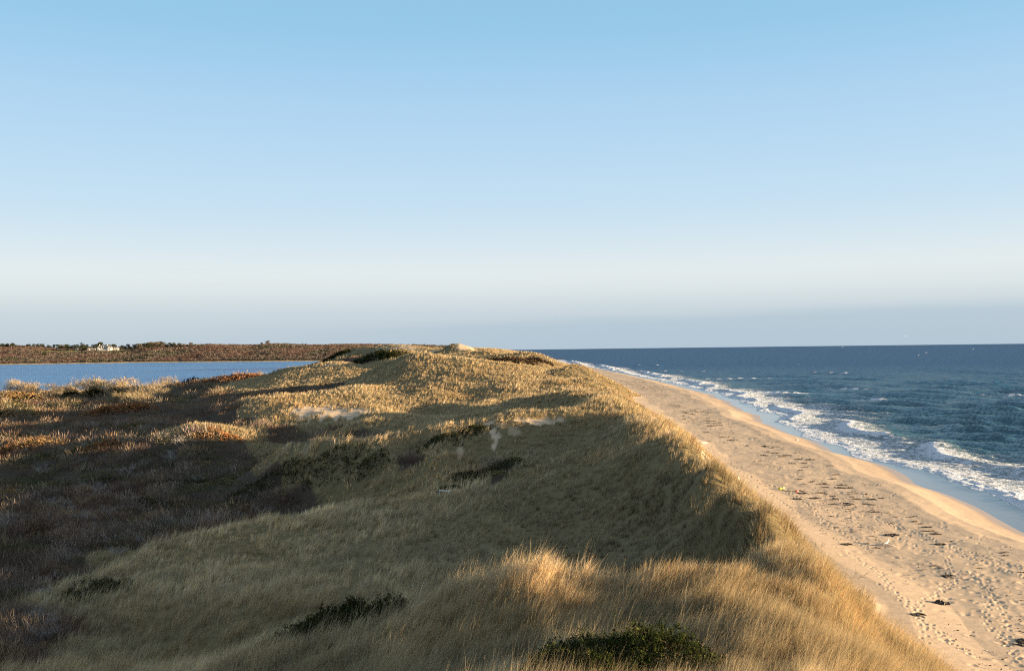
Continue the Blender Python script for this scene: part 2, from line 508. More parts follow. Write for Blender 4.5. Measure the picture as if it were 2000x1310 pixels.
# crisp crests: each line of (u, v, y) lifts a ridge and scoops the hollow on its far side
RIDGES = [([(540, 856, 114), (640, 848, 110), (700, 845, 108.5), (800, 834, 108.5), (880, 818, 109.5), (950, 802, 111), (1000, 789, 112), (1100, 785, 113), (1175, 784, 114)], 0.45, 1.7, 2.2, 7.5),
          ([(930, 948, 88), (1010, 935, 86), (1100, 910, 84.5), (1190, 880, 84)], 0.65, 1.5, 1.5, 3.8),
          ([(420, 1265, 40.2), (560, 1228, 39), (700, 1192, 38), (850, 1153, 37), (950, 1132, 36.3), (1060, 1104, 35.3), (1230, 1138, 35.5), (1400, 1110, 35.2), (1540, 1098, 35)], 0.45, 1.3, 1.3, 4.0),
          ([(110, 1160, 60), (150, 1130, 63), (300, 1062, 74), (500, 1012, 83), (650, 968, 95), (790, 895, 104)], 0.35, 1.0, 1.5, 4.0),
          ([(900, 792, 166), (960, 783, 163), (1000, 776, 160), (1050, 768, 151), (1110, 757, 152), (1170, 760, 150)], 0.5, 1.4, 2.6, 8.0),
          ([(430, 805, 178), (470, 785, 182), (510, 775, 184), (570, 765, 186), (640, 758, 190), (700, 752, 196), (750, 735, 212)], 0.6, 2.2, 3.2, 10.0),
          ([(690, 740, 226), (720, 728, 232), (760, 710, 236), (780, 697, 236), (815, 686, 236), (850, 692, 233), (880, 695, 231), (930, 701, 230), (980, 708, 228), (1040, 722, 224), (1095, 740, 217)], 0.9, 3.0, 4.0, 14.0),
          ([(530, 728, 320), (560, 718, 325), (600, 709, 330), (640, 704, 330), (690, 708, 335), (735, 716, 335)], 0.8, 3.5, 6.0, 20.0),
          ([(720, 697, 428), (745, 687, 430), (780, 682, 432), (815, 684, 436)], 0.8, 4.0, 7.0, 25.0),
          ([(945, 697, 372), (990, 689, 377), (1030, 686, 380), (1058, 693, 372), (1080, 704, 360)], 0.8, 4.0, 6.0, 22.0),
          ([(865, 686, 478), (878, 677, 480), (890, 671, 481), (905, 676, 482), (930, 683, 482)], 1.2, 4.0, 7.0, 24.0),
          ([(470, 820, 156), (540, 826, 153), (600, 818, 152), (640, 819, 151), (690, 816, 148)], 0.5, 1.0, 2.2, 7.0)]
for (ln, hh, tr, w, off) in RIDGES:
    q = [P(*a) for a in ln]
    best = np.full(GX.shape, 1e9); side = np.ones(GX.shape); tpar = np.zeros(GX.shape)
    y0, y1 = min(a[1] for a in q) - off * 3, max(a[1] for a in q) + off * 3
    r0, r1 = np.searchsorted(RY, [y0, y1]); SL = slice(r0, r1)
    gx, gy = GX[SL], GY[SL]; bb = best[SL]; ss = side[SL]; tp = tpar[SL]
    for k in range(len(q) - 1):
        ex, ey = q[k + 1][0] - q[k][0], q[k + 1][1] - q[k][1]; L2 = ex * ex + ey * ey
        t = np.clip(((gx - q[k][0]) * ex + (gy - q[k][1]) * ey) / L2, 0, 1)
        dx, dy = gx - q[k][0] - t * ex, gy - q[k][1] - t * ey
        d = np.hypot(dx, dy); m_ = d < bb
        bb[m_] = d[m_]; ss[m_] = np.where(-ey * dx + ex * dy > 0, 1.0, -1.0)[m_]; tp[m_] = ((k + t) / (len(q) - 1))[m_]
    end = smooth(0, 0.14, tp) * (1 - smooth(0.88, 1.0, tp))
    wob = 1 + 0.35 * fbm(gx / (w * 2.5), gy / (w * 2.5), 601, 2)
    DUNE[SL] += hh * np.exp(-bb / w) * end * wob - np.where(ss > 0, tr * np.exp(-((bb - off) / (off * 0.55)) ** 2) * end * wob, 0)
DUNE = np.minimum(DUNE, np.where(GY < 22, 15.0 - 0.27 * np.clip(GY, 0, 30), 99))
BEACH = beach_z(GX, GY)
TOE = toe_x(GY); SHO = shore_x(GY)
west = smooth(-14, -8, GX - TOE)              # beach profile only rules near and beyond the toe
GZ = smax(DUNE, np.where(GX < TOE - 14, -50.0, BEACH - (1 - west) * 4.0), 0.5)
GZ = np.where(GX < TOE - 14, DUNE, GZ)
FB = (GX - TOE) / np.maximum(SHO - TOE, 4.0)     # 0 at the dune toe, 1 at the water
ONB = smooth(-0.35, 0.25, BEACH - DUNE) * (GX > TOE - 6)


# footprints and scuffs pressed into the sand
def dimple(x, y, rx, ry, dep, ang=0.0):
    R = max(rx, ry) * 2.2
    r0, r1 = np.searchsorted(RY, [y - R, y + R])
    if r1 - r0 < 1: return
    c0, c1 = np.searchsorted(SU, [(x - R) / y, (x + R) / y])
    if c1 - c0 < 1: return
    dx = GX[r0:r1, c0:c1] - x; dy = GY[r0:r1, c0:c1] - y
    ca, sa = math.cos(ang), math.sin(ang)
    a = (dx * ca + dy * sa) / rx; b = (-dx * sa + dy * ca) / ry
    q = a * a + b * b
    GZ[r0:r1, c0:c1] += -dep * np.exp(-q * 1.2) + dep * 0.35 * np.exp(-(np.sqrt(q) - 1.35) ** 2 * 5)


def trail(p0, p1, n_wob=1.0, step=0.62, sz=0.11, dep=0.04):
    (x0, y0), (x1, y1) = p0, p1
    L = math.hypot(x1 - x0, y1 - y0); k = int(L / step)
    ang = math.atan2(y1 - y0, x1 - x0)
    for i in range(k):
        t = i / k
        side = 1 if i % 2 else -1
        w = n_wob * math.sin(t * 7.0) * math.sin(math.pi * t)
        x = x0 + (x1 - x0) * t - math.sin(ang) * (w + side * 0.11) + random.gauss(0, 0.03)
        y = y0 + (y1 - y0) * t + math.cos(ang) * (w + side * 0.11) + random.gauss(0, 0.03)
        dimple(x, y, sz * 1.25, sz, dep * random.uniform(0.7, 1.2), ang)


def on_beach(u, v, z=2.3):
    d = ray(u, v); y = (z - CAM_H) / d[2]
    return d[0] * y, y


for a, b, w in [((1700, 1010), (2000, 1110), 0.3), ((1740, 1022), (2010, 1128), 0.35), ((1460, 935), (1800, 1070), 0.5), ((1660, 1090), (1880, 1290), 0.4),
                ((1720, 1160), (1905, 1300), 0.5), ((1820, 1080), (2010, 1105), 0.3), ((1850, 1090), (1800, 1300), 0.8), ((1680, 950), (1760, 930), 0.3),
                ((1650, 970), (1780, 955), 0.3), ((1900, 1120), (1990, 1300), 0.6), ((1530, 960), (1700, 1080), 0.5), ((1950, 1180), (1990, 1310), 0.2), ((1380, 880), (1560, 1010), 0.6)]:
    trail(on_beach(*a), on_beach(*b), w)
for i in range(850):
    y = math.exp(random.uniform(math.log(42), math.log(190)))
    t = float(toe_x(np.float64(y))); s = float(shore_x(np.float64(y)))
    f = min(max(random.gauss(0.34, 0.14), 0.05), 0.72)
    if fbm(np.float64(y / 14), np.float64(f * 4), 55, 2) < -0.25: continue
    r = random.uniform(0.10, 0.26)
    dimple(t + f * (s - t), y, r * random.uniform(0.8, 1.8), r, random.uniform(0.015, 0.05), random.uniform(-0.6, 0.6))


def ground_z(x, y):
    """bilinear lookup in the finished terrain"""
    x = np.asarray(x, float); y = np.asarray(y, float)
    r = np.clip(np.searchsorted(RY, y, 'right') - 1, 0, len(RY) - 2)
    fr = np.clip((y - RY[r]) / (RY[r + 1] - RY[r]), 0, 1)
    s = x / np.maximum(y, 22.0)
    c = np.clip(np.searchsorted(SU, s, 'right') - 1, 0, len(SU) - 2)
    fc = np.clip((s - SU[c]) / (SU[c + 1] - SU[c]), 0, 1)
    return (GZ[r, c] * (1 - fc) + GZ[r, c + 1] * fc) * (1 - fr) + (GZ[r + 1, c] * (1 - fc) + GZ[r + 1, c + 1] * fc) * fr


def grid_at(A, x, y):
    x = np.asarray(x, float); y = np.asarray(y, float)
    r = np.clip(np.searchsorted(RY, y) , 0, len(RY) - 1)
    c = np.clip(np.searchsorted(SU, x / np.maximum(y, 22.0)), 0, len(SU) - 1)
    return A[r, c]


def hit(u, v, lo=20.0, hi=1400.0):
    """first terrain point seen at photo pixel (u, v)"""
    d = ray(u, v)
    ys = np.exp(np.linspace(math.log(lo), math.log(hi), 1500))
    z = ground_z(d[0] * ys, ys)
    k = np.argmax(z >= CAM_H + d[2] * ys)
    y = ys[k]
    return d[0] * y, y, float(ground_z(d[0] * y, y))


# cover masks
M_SAND = np.clip(COV[..., 2], 0, 1)
# blown-out sand patches: (u, y, half width in metres, half depth in metres, strength)
BLOW = [(612, 168, 3.0, 6.0, 1.2), (650, 166, 3.6, 5.0, 1.1), (690, 165, 2.4, 4.0, 1.0), (1045, 109.6, 1.9, 0.8, 1.0), (1080, 110.2, 1.3, 0.7, 0.8), (956, 109.6, 0.75, 0.8, 1.0), (961, 107.6, 0.36, 1.1, 1.1), (968, 106.0, 0.6, 0.7, 1.0), (964, 104.6, 0.3, 0.9, 1.0), (980, 108.2, 0.5, 0.5, 0.9), (1003, 107, 0.8, 0.8, 0.6), (898, 104, 0.3, 1.6, 0.7),
        (1240, 108, 1.2, 3.0, .7), (1275, 104, 1.0, 3.0, 0.7), (1330, 90, 1.2, 5.0, 0.9), (1375, 82, 1.0, 5.0, .85), (1405, 76, 0.9, 4.0, 0.8), (650, 48.5, 0.5, 0.6, 0.9), 
        (600, 110, 0.8, 0.8, 0.5), (550, 112, 0.7, .7, 0.45), (903, 478, 3.5, 8, 1.0), (920, 478, 4, 6, 0.9), (745, 820, 9, 30, .9), (790, 830, 12, 25, 0.9), (860, 800, 8, 20, 0.8), (650, 318, 3, 4, .6), (1000, 303, 6, 5, .6), (1120, 152, 1.5, 1.0, .5), (1195, 140, .8, 2, .8)]
bare = np.zeros_like(GX)
_bn = fbm(GX / 1.1, GY / 1.6, 91, 4, 0.65)
for (u, yb, ax, ay, st) in BLOW:
    xb = S_of(u, 800) * yb
    q = np.sqrt(((GX - xb) / ax) ** 2 + ((GY - yb) / ay) ** 2)
    bare = np.maximum(bare, st * (1 - smooth(0.88, 1.04, q + 0.95 * _bn)))
TRACK = np.zeros_like(GX)
_tp = [P(735, 985, 81), P(708, 1040, 72), P(694, 1095, 64), P(690, 1120, 60), P(655, 1165, 53.5)]
for a, b in zip(_tp[:-1], _tp[1:]):
    ex, ey = b[0] - a[0], b[1] - a[1]; L2 = ex * ex + ey * ey
    tt_ = np.clip(((GX - a[0]) * ex + (GY - a[1]) * ey) / L2, 0, 1)
    TRACK = np.maximum(TRACK, 1 - smooth(0.16, 0.42, np.hypot(GX - a[0] - tt_ * ex, GY - a[1] - tt_ * ey) + 0.1 * _bn))
FACE = smooth(0.5, 0.8, M_SAND + 0.4 * _bn)
bare = np.maximum(bare, 0.75 * FACE * (GX > TOE - 9) * (GY < 1300))
GZ = GZ - 0.14 * np.clip(bare, 0, 1) * (1 - smooth(150, 260, GY)) * (GX < TOE - 6)
ONBEACH = np.clip(smooth(-0.1, 0.15, BEACH - DUNE) * (GX > TOE - 4), 0, 1)
M_GRASS = np.clip(COV[..., 0] + 0.0, 0, 1)
GRASS = np.clip(smooth(0.36, 0.62, M_GRASS + 0.10 * fbm(GX / 3, GY / 3, 95, 3)) * (1 - 0.93 * bare) * (1 - 0.95 * TRACK), 0, 1) * (1 - smooth(0.3, 0.8, ONBEACH))
SCRUB = np.clip(smooth(0.42, 0.6, COV[..., 1] + 0.10 * fbm(GX / 3, GY / 3, 96, 3)), 0, 1) * (1 - GRASS) * (1 - ONBEACH)

def build_terrain():
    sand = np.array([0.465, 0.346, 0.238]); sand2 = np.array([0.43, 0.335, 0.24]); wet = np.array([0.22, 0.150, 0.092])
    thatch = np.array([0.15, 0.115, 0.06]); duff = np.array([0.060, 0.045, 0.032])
    c = np.empty(GX.shape + (3,)); c[:] = sand
    n1 = smooth(-0.35, 0.45, fbm(GX / 9 + 0.4 * fbm(GX / 5, GY / 9, 43, 2), GY / 30, 41, 3))
    lower = smooth(0.5, 0.62, FB + 0.05 * fbm(GX / 9, GY / 14, 45, 2)) * (1 - smooth(0.80, 0.9, FB + 0.06 * np.sin(GY / 6.5 + 1.2)))
    grey = np.clip(lower * (0.35 + 0.65 * n1), 0, 1)
    c = c * (1 - grey[..., None]) + np.array([0.37, 0.28, 0.20]) * grey[..., None]
    dmp = smooth(0.76, 0.86, FB + 0.04 * np.sin(GY / 6.5 + 1.2)) * 0.8
    c = c * (1 - dmp[..., None]) + np.array([0.32, 0.24, 0.175]) * dmp[..., None]
    spk = smooth(0.1, 0.5, fbm(GX / 1.3, GY / 1.8, 47, 3)) * 0.5 * smooth(0.08, 0.25, FB) * (1 - smooth(0.5, 0.62, FB))
    c = c * (1 - spk[..., None]) + sand2 * 0.86 * spk[..., None]
    w = smooth(0.87, 0.955, FB + 0.012 * fbm(GX / 3, GY / 5, 49, 2))
    c = c * (1 - w[..., None]) + wet * w[..., None]
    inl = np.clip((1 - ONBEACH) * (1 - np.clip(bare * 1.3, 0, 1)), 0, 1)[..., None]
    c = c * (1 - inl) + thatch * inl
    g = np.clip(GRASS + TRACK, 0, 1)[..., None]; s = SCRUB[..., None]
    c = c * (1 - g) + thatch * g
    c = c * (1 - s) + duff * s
    f1 = np.arange(len(RY) - 1)[:, None] * len(SU) + np.arange(len(SU) - 1)[None, :]
    f1 = f1.ravel()
    faces = np.c_[f1, f1 + 1, f1 + 1 + len(SU), f1 + len(SU)]
    m, nt, out = new_mat('sand_and_soil')
    at = N(nt, 'ShaderNodeAttribute', attribute_name='tint')
    wt = N(nt, 'ShaderNodeAttribute', attribute_name='wet')
    n = noise_n(nt, 2.2, 8.0, 0.65, geo_pos(nt))
    nf = noise_n(nt, 14.0, 4.0, 0.7, geo_pos(nt))
    f = math_n(nt, 'MULTIPLY', maprange(nt, n, 0.25, 0.75, 0.84, 1.12), maprange(nt, nf, 0.2, 0.8, 0.86, 1.1))
    vm = nt.nodes.new('ShaderNodeVectorMath'); vm.operation = 'SCALE'
    nt.links.new(at.outputs['Color'], vm.inputs[0]); nt.links.new(f, vm.inputs['Scale'])
    b = N(nt, 'ShaderNodeBsdfPrincipled'); nt.links.new(vm.outputs[0], b.inputs['Base Color'])
    nt.links.new(maprange(nt, wt.outputs['Fac'], 0, 1, 0.95, 0.35), b.inputs['Roughness'])
    nt.links.new(maprange(nt, wt.outputs['Fac'], 0, 1, 0.05, 0.5), b.inputs['Specular IOR Level'])
    bp = N(nt, 'ShaderNodeBump'); bp.inputs['Distance'].default_value = 0.035
    nt.links.new(maprange(nt, wt.outputs['Fac'], 0, 1, 0.3, 0.0), bp.inputs['Strength'])
    nt.links.new(noise_n(nt, 3.5, 6.0, 0.6, geo_pos(nt)), bp.inputs['Height'])
    nt.links.new(bp.outputs[0], b.inputs['Normal'])
    nt.links.new(b.outputs[0], out.inputs['Surface'])
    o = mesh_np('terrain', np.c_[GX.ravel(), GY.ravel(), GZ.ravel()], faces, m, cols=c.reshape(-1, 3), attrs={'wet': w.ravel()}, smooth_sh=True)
    tag(o, kind='structure')


build_terrain()

# ------------------------------------------------------------------ strips: grass blades, twigs, leaves
def blades(pos, h, w, lean, leana, bend, col, tipcol=None, rng=RNG):
    """three-triangle curved blades; returns verts, tris, colours"""
    n = len(pos)
    ang = rng.uniform(0, math.pi, n)
    wx = np.cos(ang) * w / 2; wy = np.sin(ang) * w / 2
    lx = np.cos(lean) * h; ly = np.sin(lean) * h
    V = np.empty((n, 5, 3), np.float32)
    m = 0.5
    k1 = leana * (m ** (1 + bend)); k2 = leana
    z1 = m * np.sqrt(np.maximum(1 - (k1 / m) ** 2, 0.15)); z2 = z1 + (1 - m) * np.sqrt(np.maximum(1 - ((k2 - k1) / (1 - m)) ** 2, 0.03))
    for j, (kx, kz, ww) in enumerate(((0, 0, 1), (0, 0, -1), (k1, z1, 0.8), (k1, z1, -0.8), (k2, z2, 0))):
        V[:, j, 0] = pos[:, 0] + lx * kx + wx * ww
        V[:, j, 1] = pos[:, 1] + ly * kx + wy * ww
        V[:, j, 2] = pos[:, 2] + h * kz
    b = (np.arange(n) * 5)[:, None]
    T = np.concatenate([b + np.array([[0, 1, 3]]), b + np.array([[0, 3, 2]]), b + np.array([[2, 3, 4]])])
    C = np.repeat(col[:, None, :], 5, 1).astype(np.float32)
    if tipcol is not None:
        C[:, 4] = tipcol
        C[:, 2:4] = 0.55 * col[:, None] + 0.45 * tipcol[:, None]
    return V.reshape(-1, 3), T, C.reshape(-1, 3)


def spikes(pos, dirv, L, w, col, rng=RNG):
    """single-triangle twigs or leaves"""
    n = len(pos)
    r = rng.normal(size=(n, 3)); side = np.cross(dirv, r)
    side /= np.linalg.norm(side, axis=1, keepdims=True) + 1e-9
    V = np.empty((n, 3, 3), np.float32)
    V[:, 0] = pos - side * (w / 2)[:, None]; V[:, 1] = pos + side * (w / 2)[:, None]
    V[:, 2] = pos + dirv * L[:, None]
    T = (np.arange(n) * 3)[:, None] + np.array([[0, 1, 2]])
    return V.reshape(-1, 3), T, np.repeat(col[:, None, :], 3, 1).reshape(-1, 3)


def leaves(pos, dirv, L, w, col, rng=RNG):
    """diamond leaves (two triangles)"""
    n = len(pos)
    r = rng.normal(size=(n, 3)); side = np.cross(dirv, r)
    side /= np.linalg.norm(side, axis=1, keepdims=True) + 1e-9
    nrm = np.cross(side, dirv)
    V = np.empty((n, 4, 3), np.float32)
    V[:, 0] = pos; V[:, 2] = pos + dirv * L[:, None]
    mid = pos + dirv * (L * 0.5)[:, None] + nrm * (L * 0.08)[:, None]
    V[:, 1] = mid - side * (w / 2)[:, None]; V[:, 3] = mid + side * (w / 2)[:, None]
    b = (np.arange(n) * 4)[:, None]
    T = np.concatenate([b + np.array([[0, 1, 2]]), b + np.array([[0, 2, 3]])])
    return V.reshape(-1, 3), T, np.repeat(col[:, None, :], 4, 1).reshape(-1, 3)


def join(parts):
    v = []; t = []; c = []; o = 0
    for a, b, d in parts:
        v.append(a); t.append(b + o); c.append(d); o += len(a)
    return np.concatenate(v), np.concatenate(t), np.concatenate(c)


def pick(cols, wts, n, rng=RNG, jit=0.16):
    cols = np.array(cols); wts = np.array(wts, float)
    if wts.ndim == 1: i = rng.choice(len(cols), n, p=wts / wts.sum())
    else:
        cw = np.cumsum(wts / wts.sum(1, keepdims=True), 1)
        i = (rng.random(n)[:, None] > cw).sum(1).clip(0, len(cols) - 1)
    return cols[i] * (1 + rng.normal(0, jit, n))[:, None].clip(0.5, 1.6) * (1 + rng.normal(0, 0.04, (n, 3)))


GRASS_MAT = leaf_material('dune_grass', 0.35)
SCRUB_MAT = leaf_material('dry_scrub', 0.15)
LEAF_MAT = leaf_material('shrub_leaf', 0.18, 0.45, gloss=0.0)


def build_grass():
    # tufts spread evenly over the view fan: dense near, sparser far
    nt = 380000
    s = RNG.uniform(S_of(-260), S_of(2010), nt)
    ly = RNG.uniform(math.log(19.0), math.log(1000.0), nt)
    # far rows get more than their share so that ridges stay fully clothed
    y = np.exp(ly)
    x = s * np.maximum(y, 22)
    g = grid_at(GRASS, x, y)
    dens = np.clip(0.74 + 0.5 * fbm(x / 2.2, y / 2.2, 201, 3) + 0.2 * smooth(80, 200, y), 0.15, 1.0)
    dens = np.where(y < 90, dens * 0.8, dens)
    clump = vnoise(x / 0.8, y / 1.1, 221) * 0.6 + vnoise(x / 2.3, y / 2.6, 223) * 0.4
    clump = clump + (0.62 - clump) * 0.65 * smooth(60, 150, y)
    dens = dens * np.clip(0.35 + 1.25 * clump, 0.25, 1.0)
    keep = RNG.random(nt) < g * dens * np.where(y < 60, 1.0, 0.92)
    x, y, clump = x[keep], y[keep], clump[keep]; n = len(x)
    px = y / (F / 2000 * 1024)                    # metres per render pixel
    # height and species by patch
    h0 = (0.74 - 0.14 * smooth(60, 140, y) + 0.28 * fbm(x / 7, y / 7, 203, 3)) * (0.8 + 0.4 * RNG.random(n)) * np.clip(0.45 + 1.1 * clump, 0.5, 1.4)
    hue = fbm(x / 6, y / 6, 207, 3) + 0.25 * RNG.normal(size=n)
    sw = np.exp(RNG.normal(0, 0.10, n)) * (1 + 0.6 * fbm((x * 0.8 + y * 0.6) / 3.5, (y * 0.8 - x * 0.6) / 0.9, 231, 3) + 0.45 * fbm(x / 7, y / 9, 237, 3) + 0.25 * fbm(x / 1.1, y / 1.1, 233, 2)).clip(0.4, 1.7)
    sw = 1 + (sw - 1) * (1 - 0.5 * smooth(60, 160, y))
    orange = smooth(0.0, 0.55, fbm(x / 9 + 5, y / 9, 209, 3) + 0.25 * smooth(3, 12, x) * (y < 60))
    rim = smooth(-13, -4, x - toe_x(y))
    orange = np.clip(orange + 0.35 * rim + 1.0 * np.exp(-((x - 7.5) / 4.5) ** 2 - ((y - 34.5) / 2.2) ** 2), 0, 1)
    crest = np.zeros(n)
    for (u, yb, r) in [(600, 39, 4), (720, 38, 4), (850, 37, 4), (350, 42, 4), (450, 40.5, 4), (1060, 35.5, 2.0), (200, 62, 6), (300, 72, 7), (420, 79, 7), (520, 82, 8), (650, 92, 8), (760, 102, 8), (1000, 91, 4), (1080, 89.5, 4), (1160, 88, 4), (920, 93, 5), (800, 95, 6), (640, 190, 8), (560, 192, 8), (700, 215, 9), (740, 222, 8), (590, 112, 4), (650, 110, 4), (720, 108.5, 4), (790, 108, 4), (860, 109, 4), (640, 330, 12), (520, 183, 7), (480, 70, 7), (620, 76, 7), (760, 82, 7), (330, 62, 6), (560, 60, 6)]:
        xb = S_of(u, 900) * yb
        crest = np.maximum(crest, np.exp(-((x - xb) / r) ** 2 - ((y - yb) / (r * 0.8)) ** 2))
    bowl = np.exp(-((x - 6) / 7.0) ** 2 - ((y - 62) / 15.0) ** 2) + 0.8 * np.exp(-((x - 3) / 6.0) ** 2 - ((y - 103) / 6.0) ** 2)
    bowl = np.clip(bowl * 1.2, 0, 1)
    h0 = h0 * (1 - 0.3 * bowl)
    wind = 0.15 + 0.7 * fbm(x / 12, y / 12, 211, 2)
    gz = ground_z(x, y)
    # lean also follows the fall of the slope
    e = 0.6
    gx_ = (ground_z(x + e, y) - ground_z(x - e, y)) / (2 * e); gy_ = (ground_z(x, y + e) - ground_z(x, y - e)) / (2 * e)
    lx = np.cos(wind) * 0.55 - gx_ * 0.7; lyv = np.sin(wind) * 0.55 - gy_ * 0.7
    lean_t = np.arctan2(lyv, lx)
    # blades per tuft
    k = np.where(y < 45, 11, np.where(y < 90, 8, 8)).astype(int)
    idx = np.repeat(np.arange(n), k); m = len(idx)
    rad = np.maximum(0.17, np.where(y < 100, 1.5, 1.1) * px)[idx] * np.sqrt(RNG.random(m)); th = RNG.uniform(0, 2 * math.pi, m)
    bx = x[idx] + rad * np.cos(th); by = y[idx] + rad * np.sin(th)
    ok = grid_at(GRASS, bx, by) > 0.2
    idx, bx, by = idx[ok], bx[ok], by[ok]; m = len(idx)
    bz = ground_z(bx, by) - 0.03
    h = h0[idx] * (RNG.uniform(0.45, 1.2, m) * (1 - 0.6 * smooth(70, 140, y[idx])) + 0.54 * smooth(70, 140, y[idx]))
    stalk = RNG.random(m) < 0.07
    h = np.where(stalk, h * 1.35, h)
    w = np.maximum(0.0055, np.where(y[idx] < 60, 0.34, np.where(y[idx] < 130, 0.40, 0.46)) * px[idx]) * RNG.uniform(0.6, 1.25, m) * np.where(stalk, 0.6, 1)
    lean = lean_t[idx] + RNG.normal(0, 0.55, m)
    leana = np.clip(RNG.normal(0.56, 0.2, m), 0.05, 0.93)
    leana = np.where(stalk, leana * 0.6, leana)
    straw = [0.48, 0.335, 0.165]; green = [0.20, 0.172, 0.088]; rust = [0.42, 0.235, 0.10]; pale = [0.51, 0.40, 0.275]; olive = [0.30, 0.232, 0.115]
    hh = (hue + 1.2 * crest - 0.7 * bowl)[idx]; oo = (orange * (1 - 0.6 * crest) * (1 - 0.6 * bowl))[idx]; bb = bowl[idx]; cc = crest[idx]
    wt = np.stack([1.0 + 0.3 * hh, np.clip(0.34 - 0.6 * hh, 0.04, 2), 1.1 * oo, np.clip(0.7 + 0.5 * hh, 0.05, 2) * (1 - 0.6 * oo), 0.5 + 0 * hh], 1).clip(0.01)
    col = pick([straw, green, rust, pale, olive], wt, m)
    col = col * (1 - 0.42 * bb + 0.62 * cc * (1 - 0.5 * smooth(110, 160, y[idx])))[:, None] * (np.exp(RNG.normal(0, 0.16, m) * (1 - 0.5 * smooth(70, 140, y[idx]))) * sw[idx])[:, None]  # bowl darkened, crests paled: plant tone plus shade contrast put into colour
    col = np.where((stalk & (y[idx] < 70))[:, None], np.array([0.55, 0.44, 0.27]) * np.exp(RNG.normal(0, 0.15, m))[:, None], col)
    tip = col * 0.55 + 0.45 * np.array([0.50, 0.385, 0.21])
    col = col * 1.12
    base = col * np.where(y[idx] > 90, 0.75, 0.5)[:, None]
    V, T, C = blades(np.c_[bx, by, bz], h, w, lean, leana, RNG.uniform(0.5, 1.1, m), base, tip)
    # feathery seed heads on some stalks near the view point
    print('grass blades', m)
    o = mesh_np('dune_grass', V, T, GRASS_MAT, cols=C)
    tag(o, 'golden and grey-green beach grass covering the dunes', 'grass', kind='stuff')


def bush_cloud(cx, cy, cz, R, H, kcount, px, kind, rng=RNG, wmul=1.0):
    """many bushes at once: arrays of centres, radii, heights, twig counts, metres per pixel, kind index -> spikes"""
    n = len(cx)
    idx = np.repeat(np.arange(n), kcount); m = len(idx)
    th = rng.uniform(0, 2 * math.pi, m); cz_ = rng.uniform(0.02, 1, m) ** 0.8
    sr = np.sqrt(np.maximum(1 - cz_ ** 2, 0)); rr = rng.uniform(0.62, 1.0, m)
    lump = 1 + 0.22 * np.sin(th * 3 + idx * 1.7) + 0.14 * np.sin(th * 7 + idx)
    dx = np.cos(th) * sr * lump; dy = np.sin(th) * sr * lump
    pos = np.c_[cx[idx] + dx * R[idx] * rr, cy[idx] + dy * R[idx] * rr, cz[idx] + cz_ * H[idx] * rr * lump]
    K = kind[idx]
    up = np.where(K == 0, 1.3, np.where(K == 1, 0.8, 0.5))
    d = np.c_[dx * 0.7, dy * 0.7, cz_ * 0.5 + up] + rng.normal(0, 0.38, (m, 3)); d /= np.linalg.norm(d, axis=1, keepdims=True)
    L = np.where(K == 0, 0.32, np.where(K == 1, 0.22, 0.12)) * R[idx] * rng.uniform(0.5, 1.3, m)
    L = np.maximum(L, 1.2 * px[idx])
    w = np.maximum(np.where(K == 0, 0.016, np.where(K == 1, 0.02, 0.05)), np.where(K == 2, 0.75, 0.42) * px[idx]) * rng.uniform(0.7, 1.3, m) * wmul
    return pos, d, L, w, idx, K


SCRUB_COLS = {0: [(0.150, 0.105, 0.078), (0.225, 0.175, 0.14), (0.095, 0.064, 0.046), (0.23, 0.15, 0.088)],      # bare grey twigs
              1: [(0.135, 0.074, 0.045), (0.175, 0.105, 0.056), (0.10, 0.060, 0.042), (0.22, 0.15, 0.085)],      # russet heath
              2: [(0.075, 0.072, 0.026), (0.055, 0.056, 0.022), (0.11, 0.098, 0.038), (0.14, 0.10, 0.04)]}  # evergreen


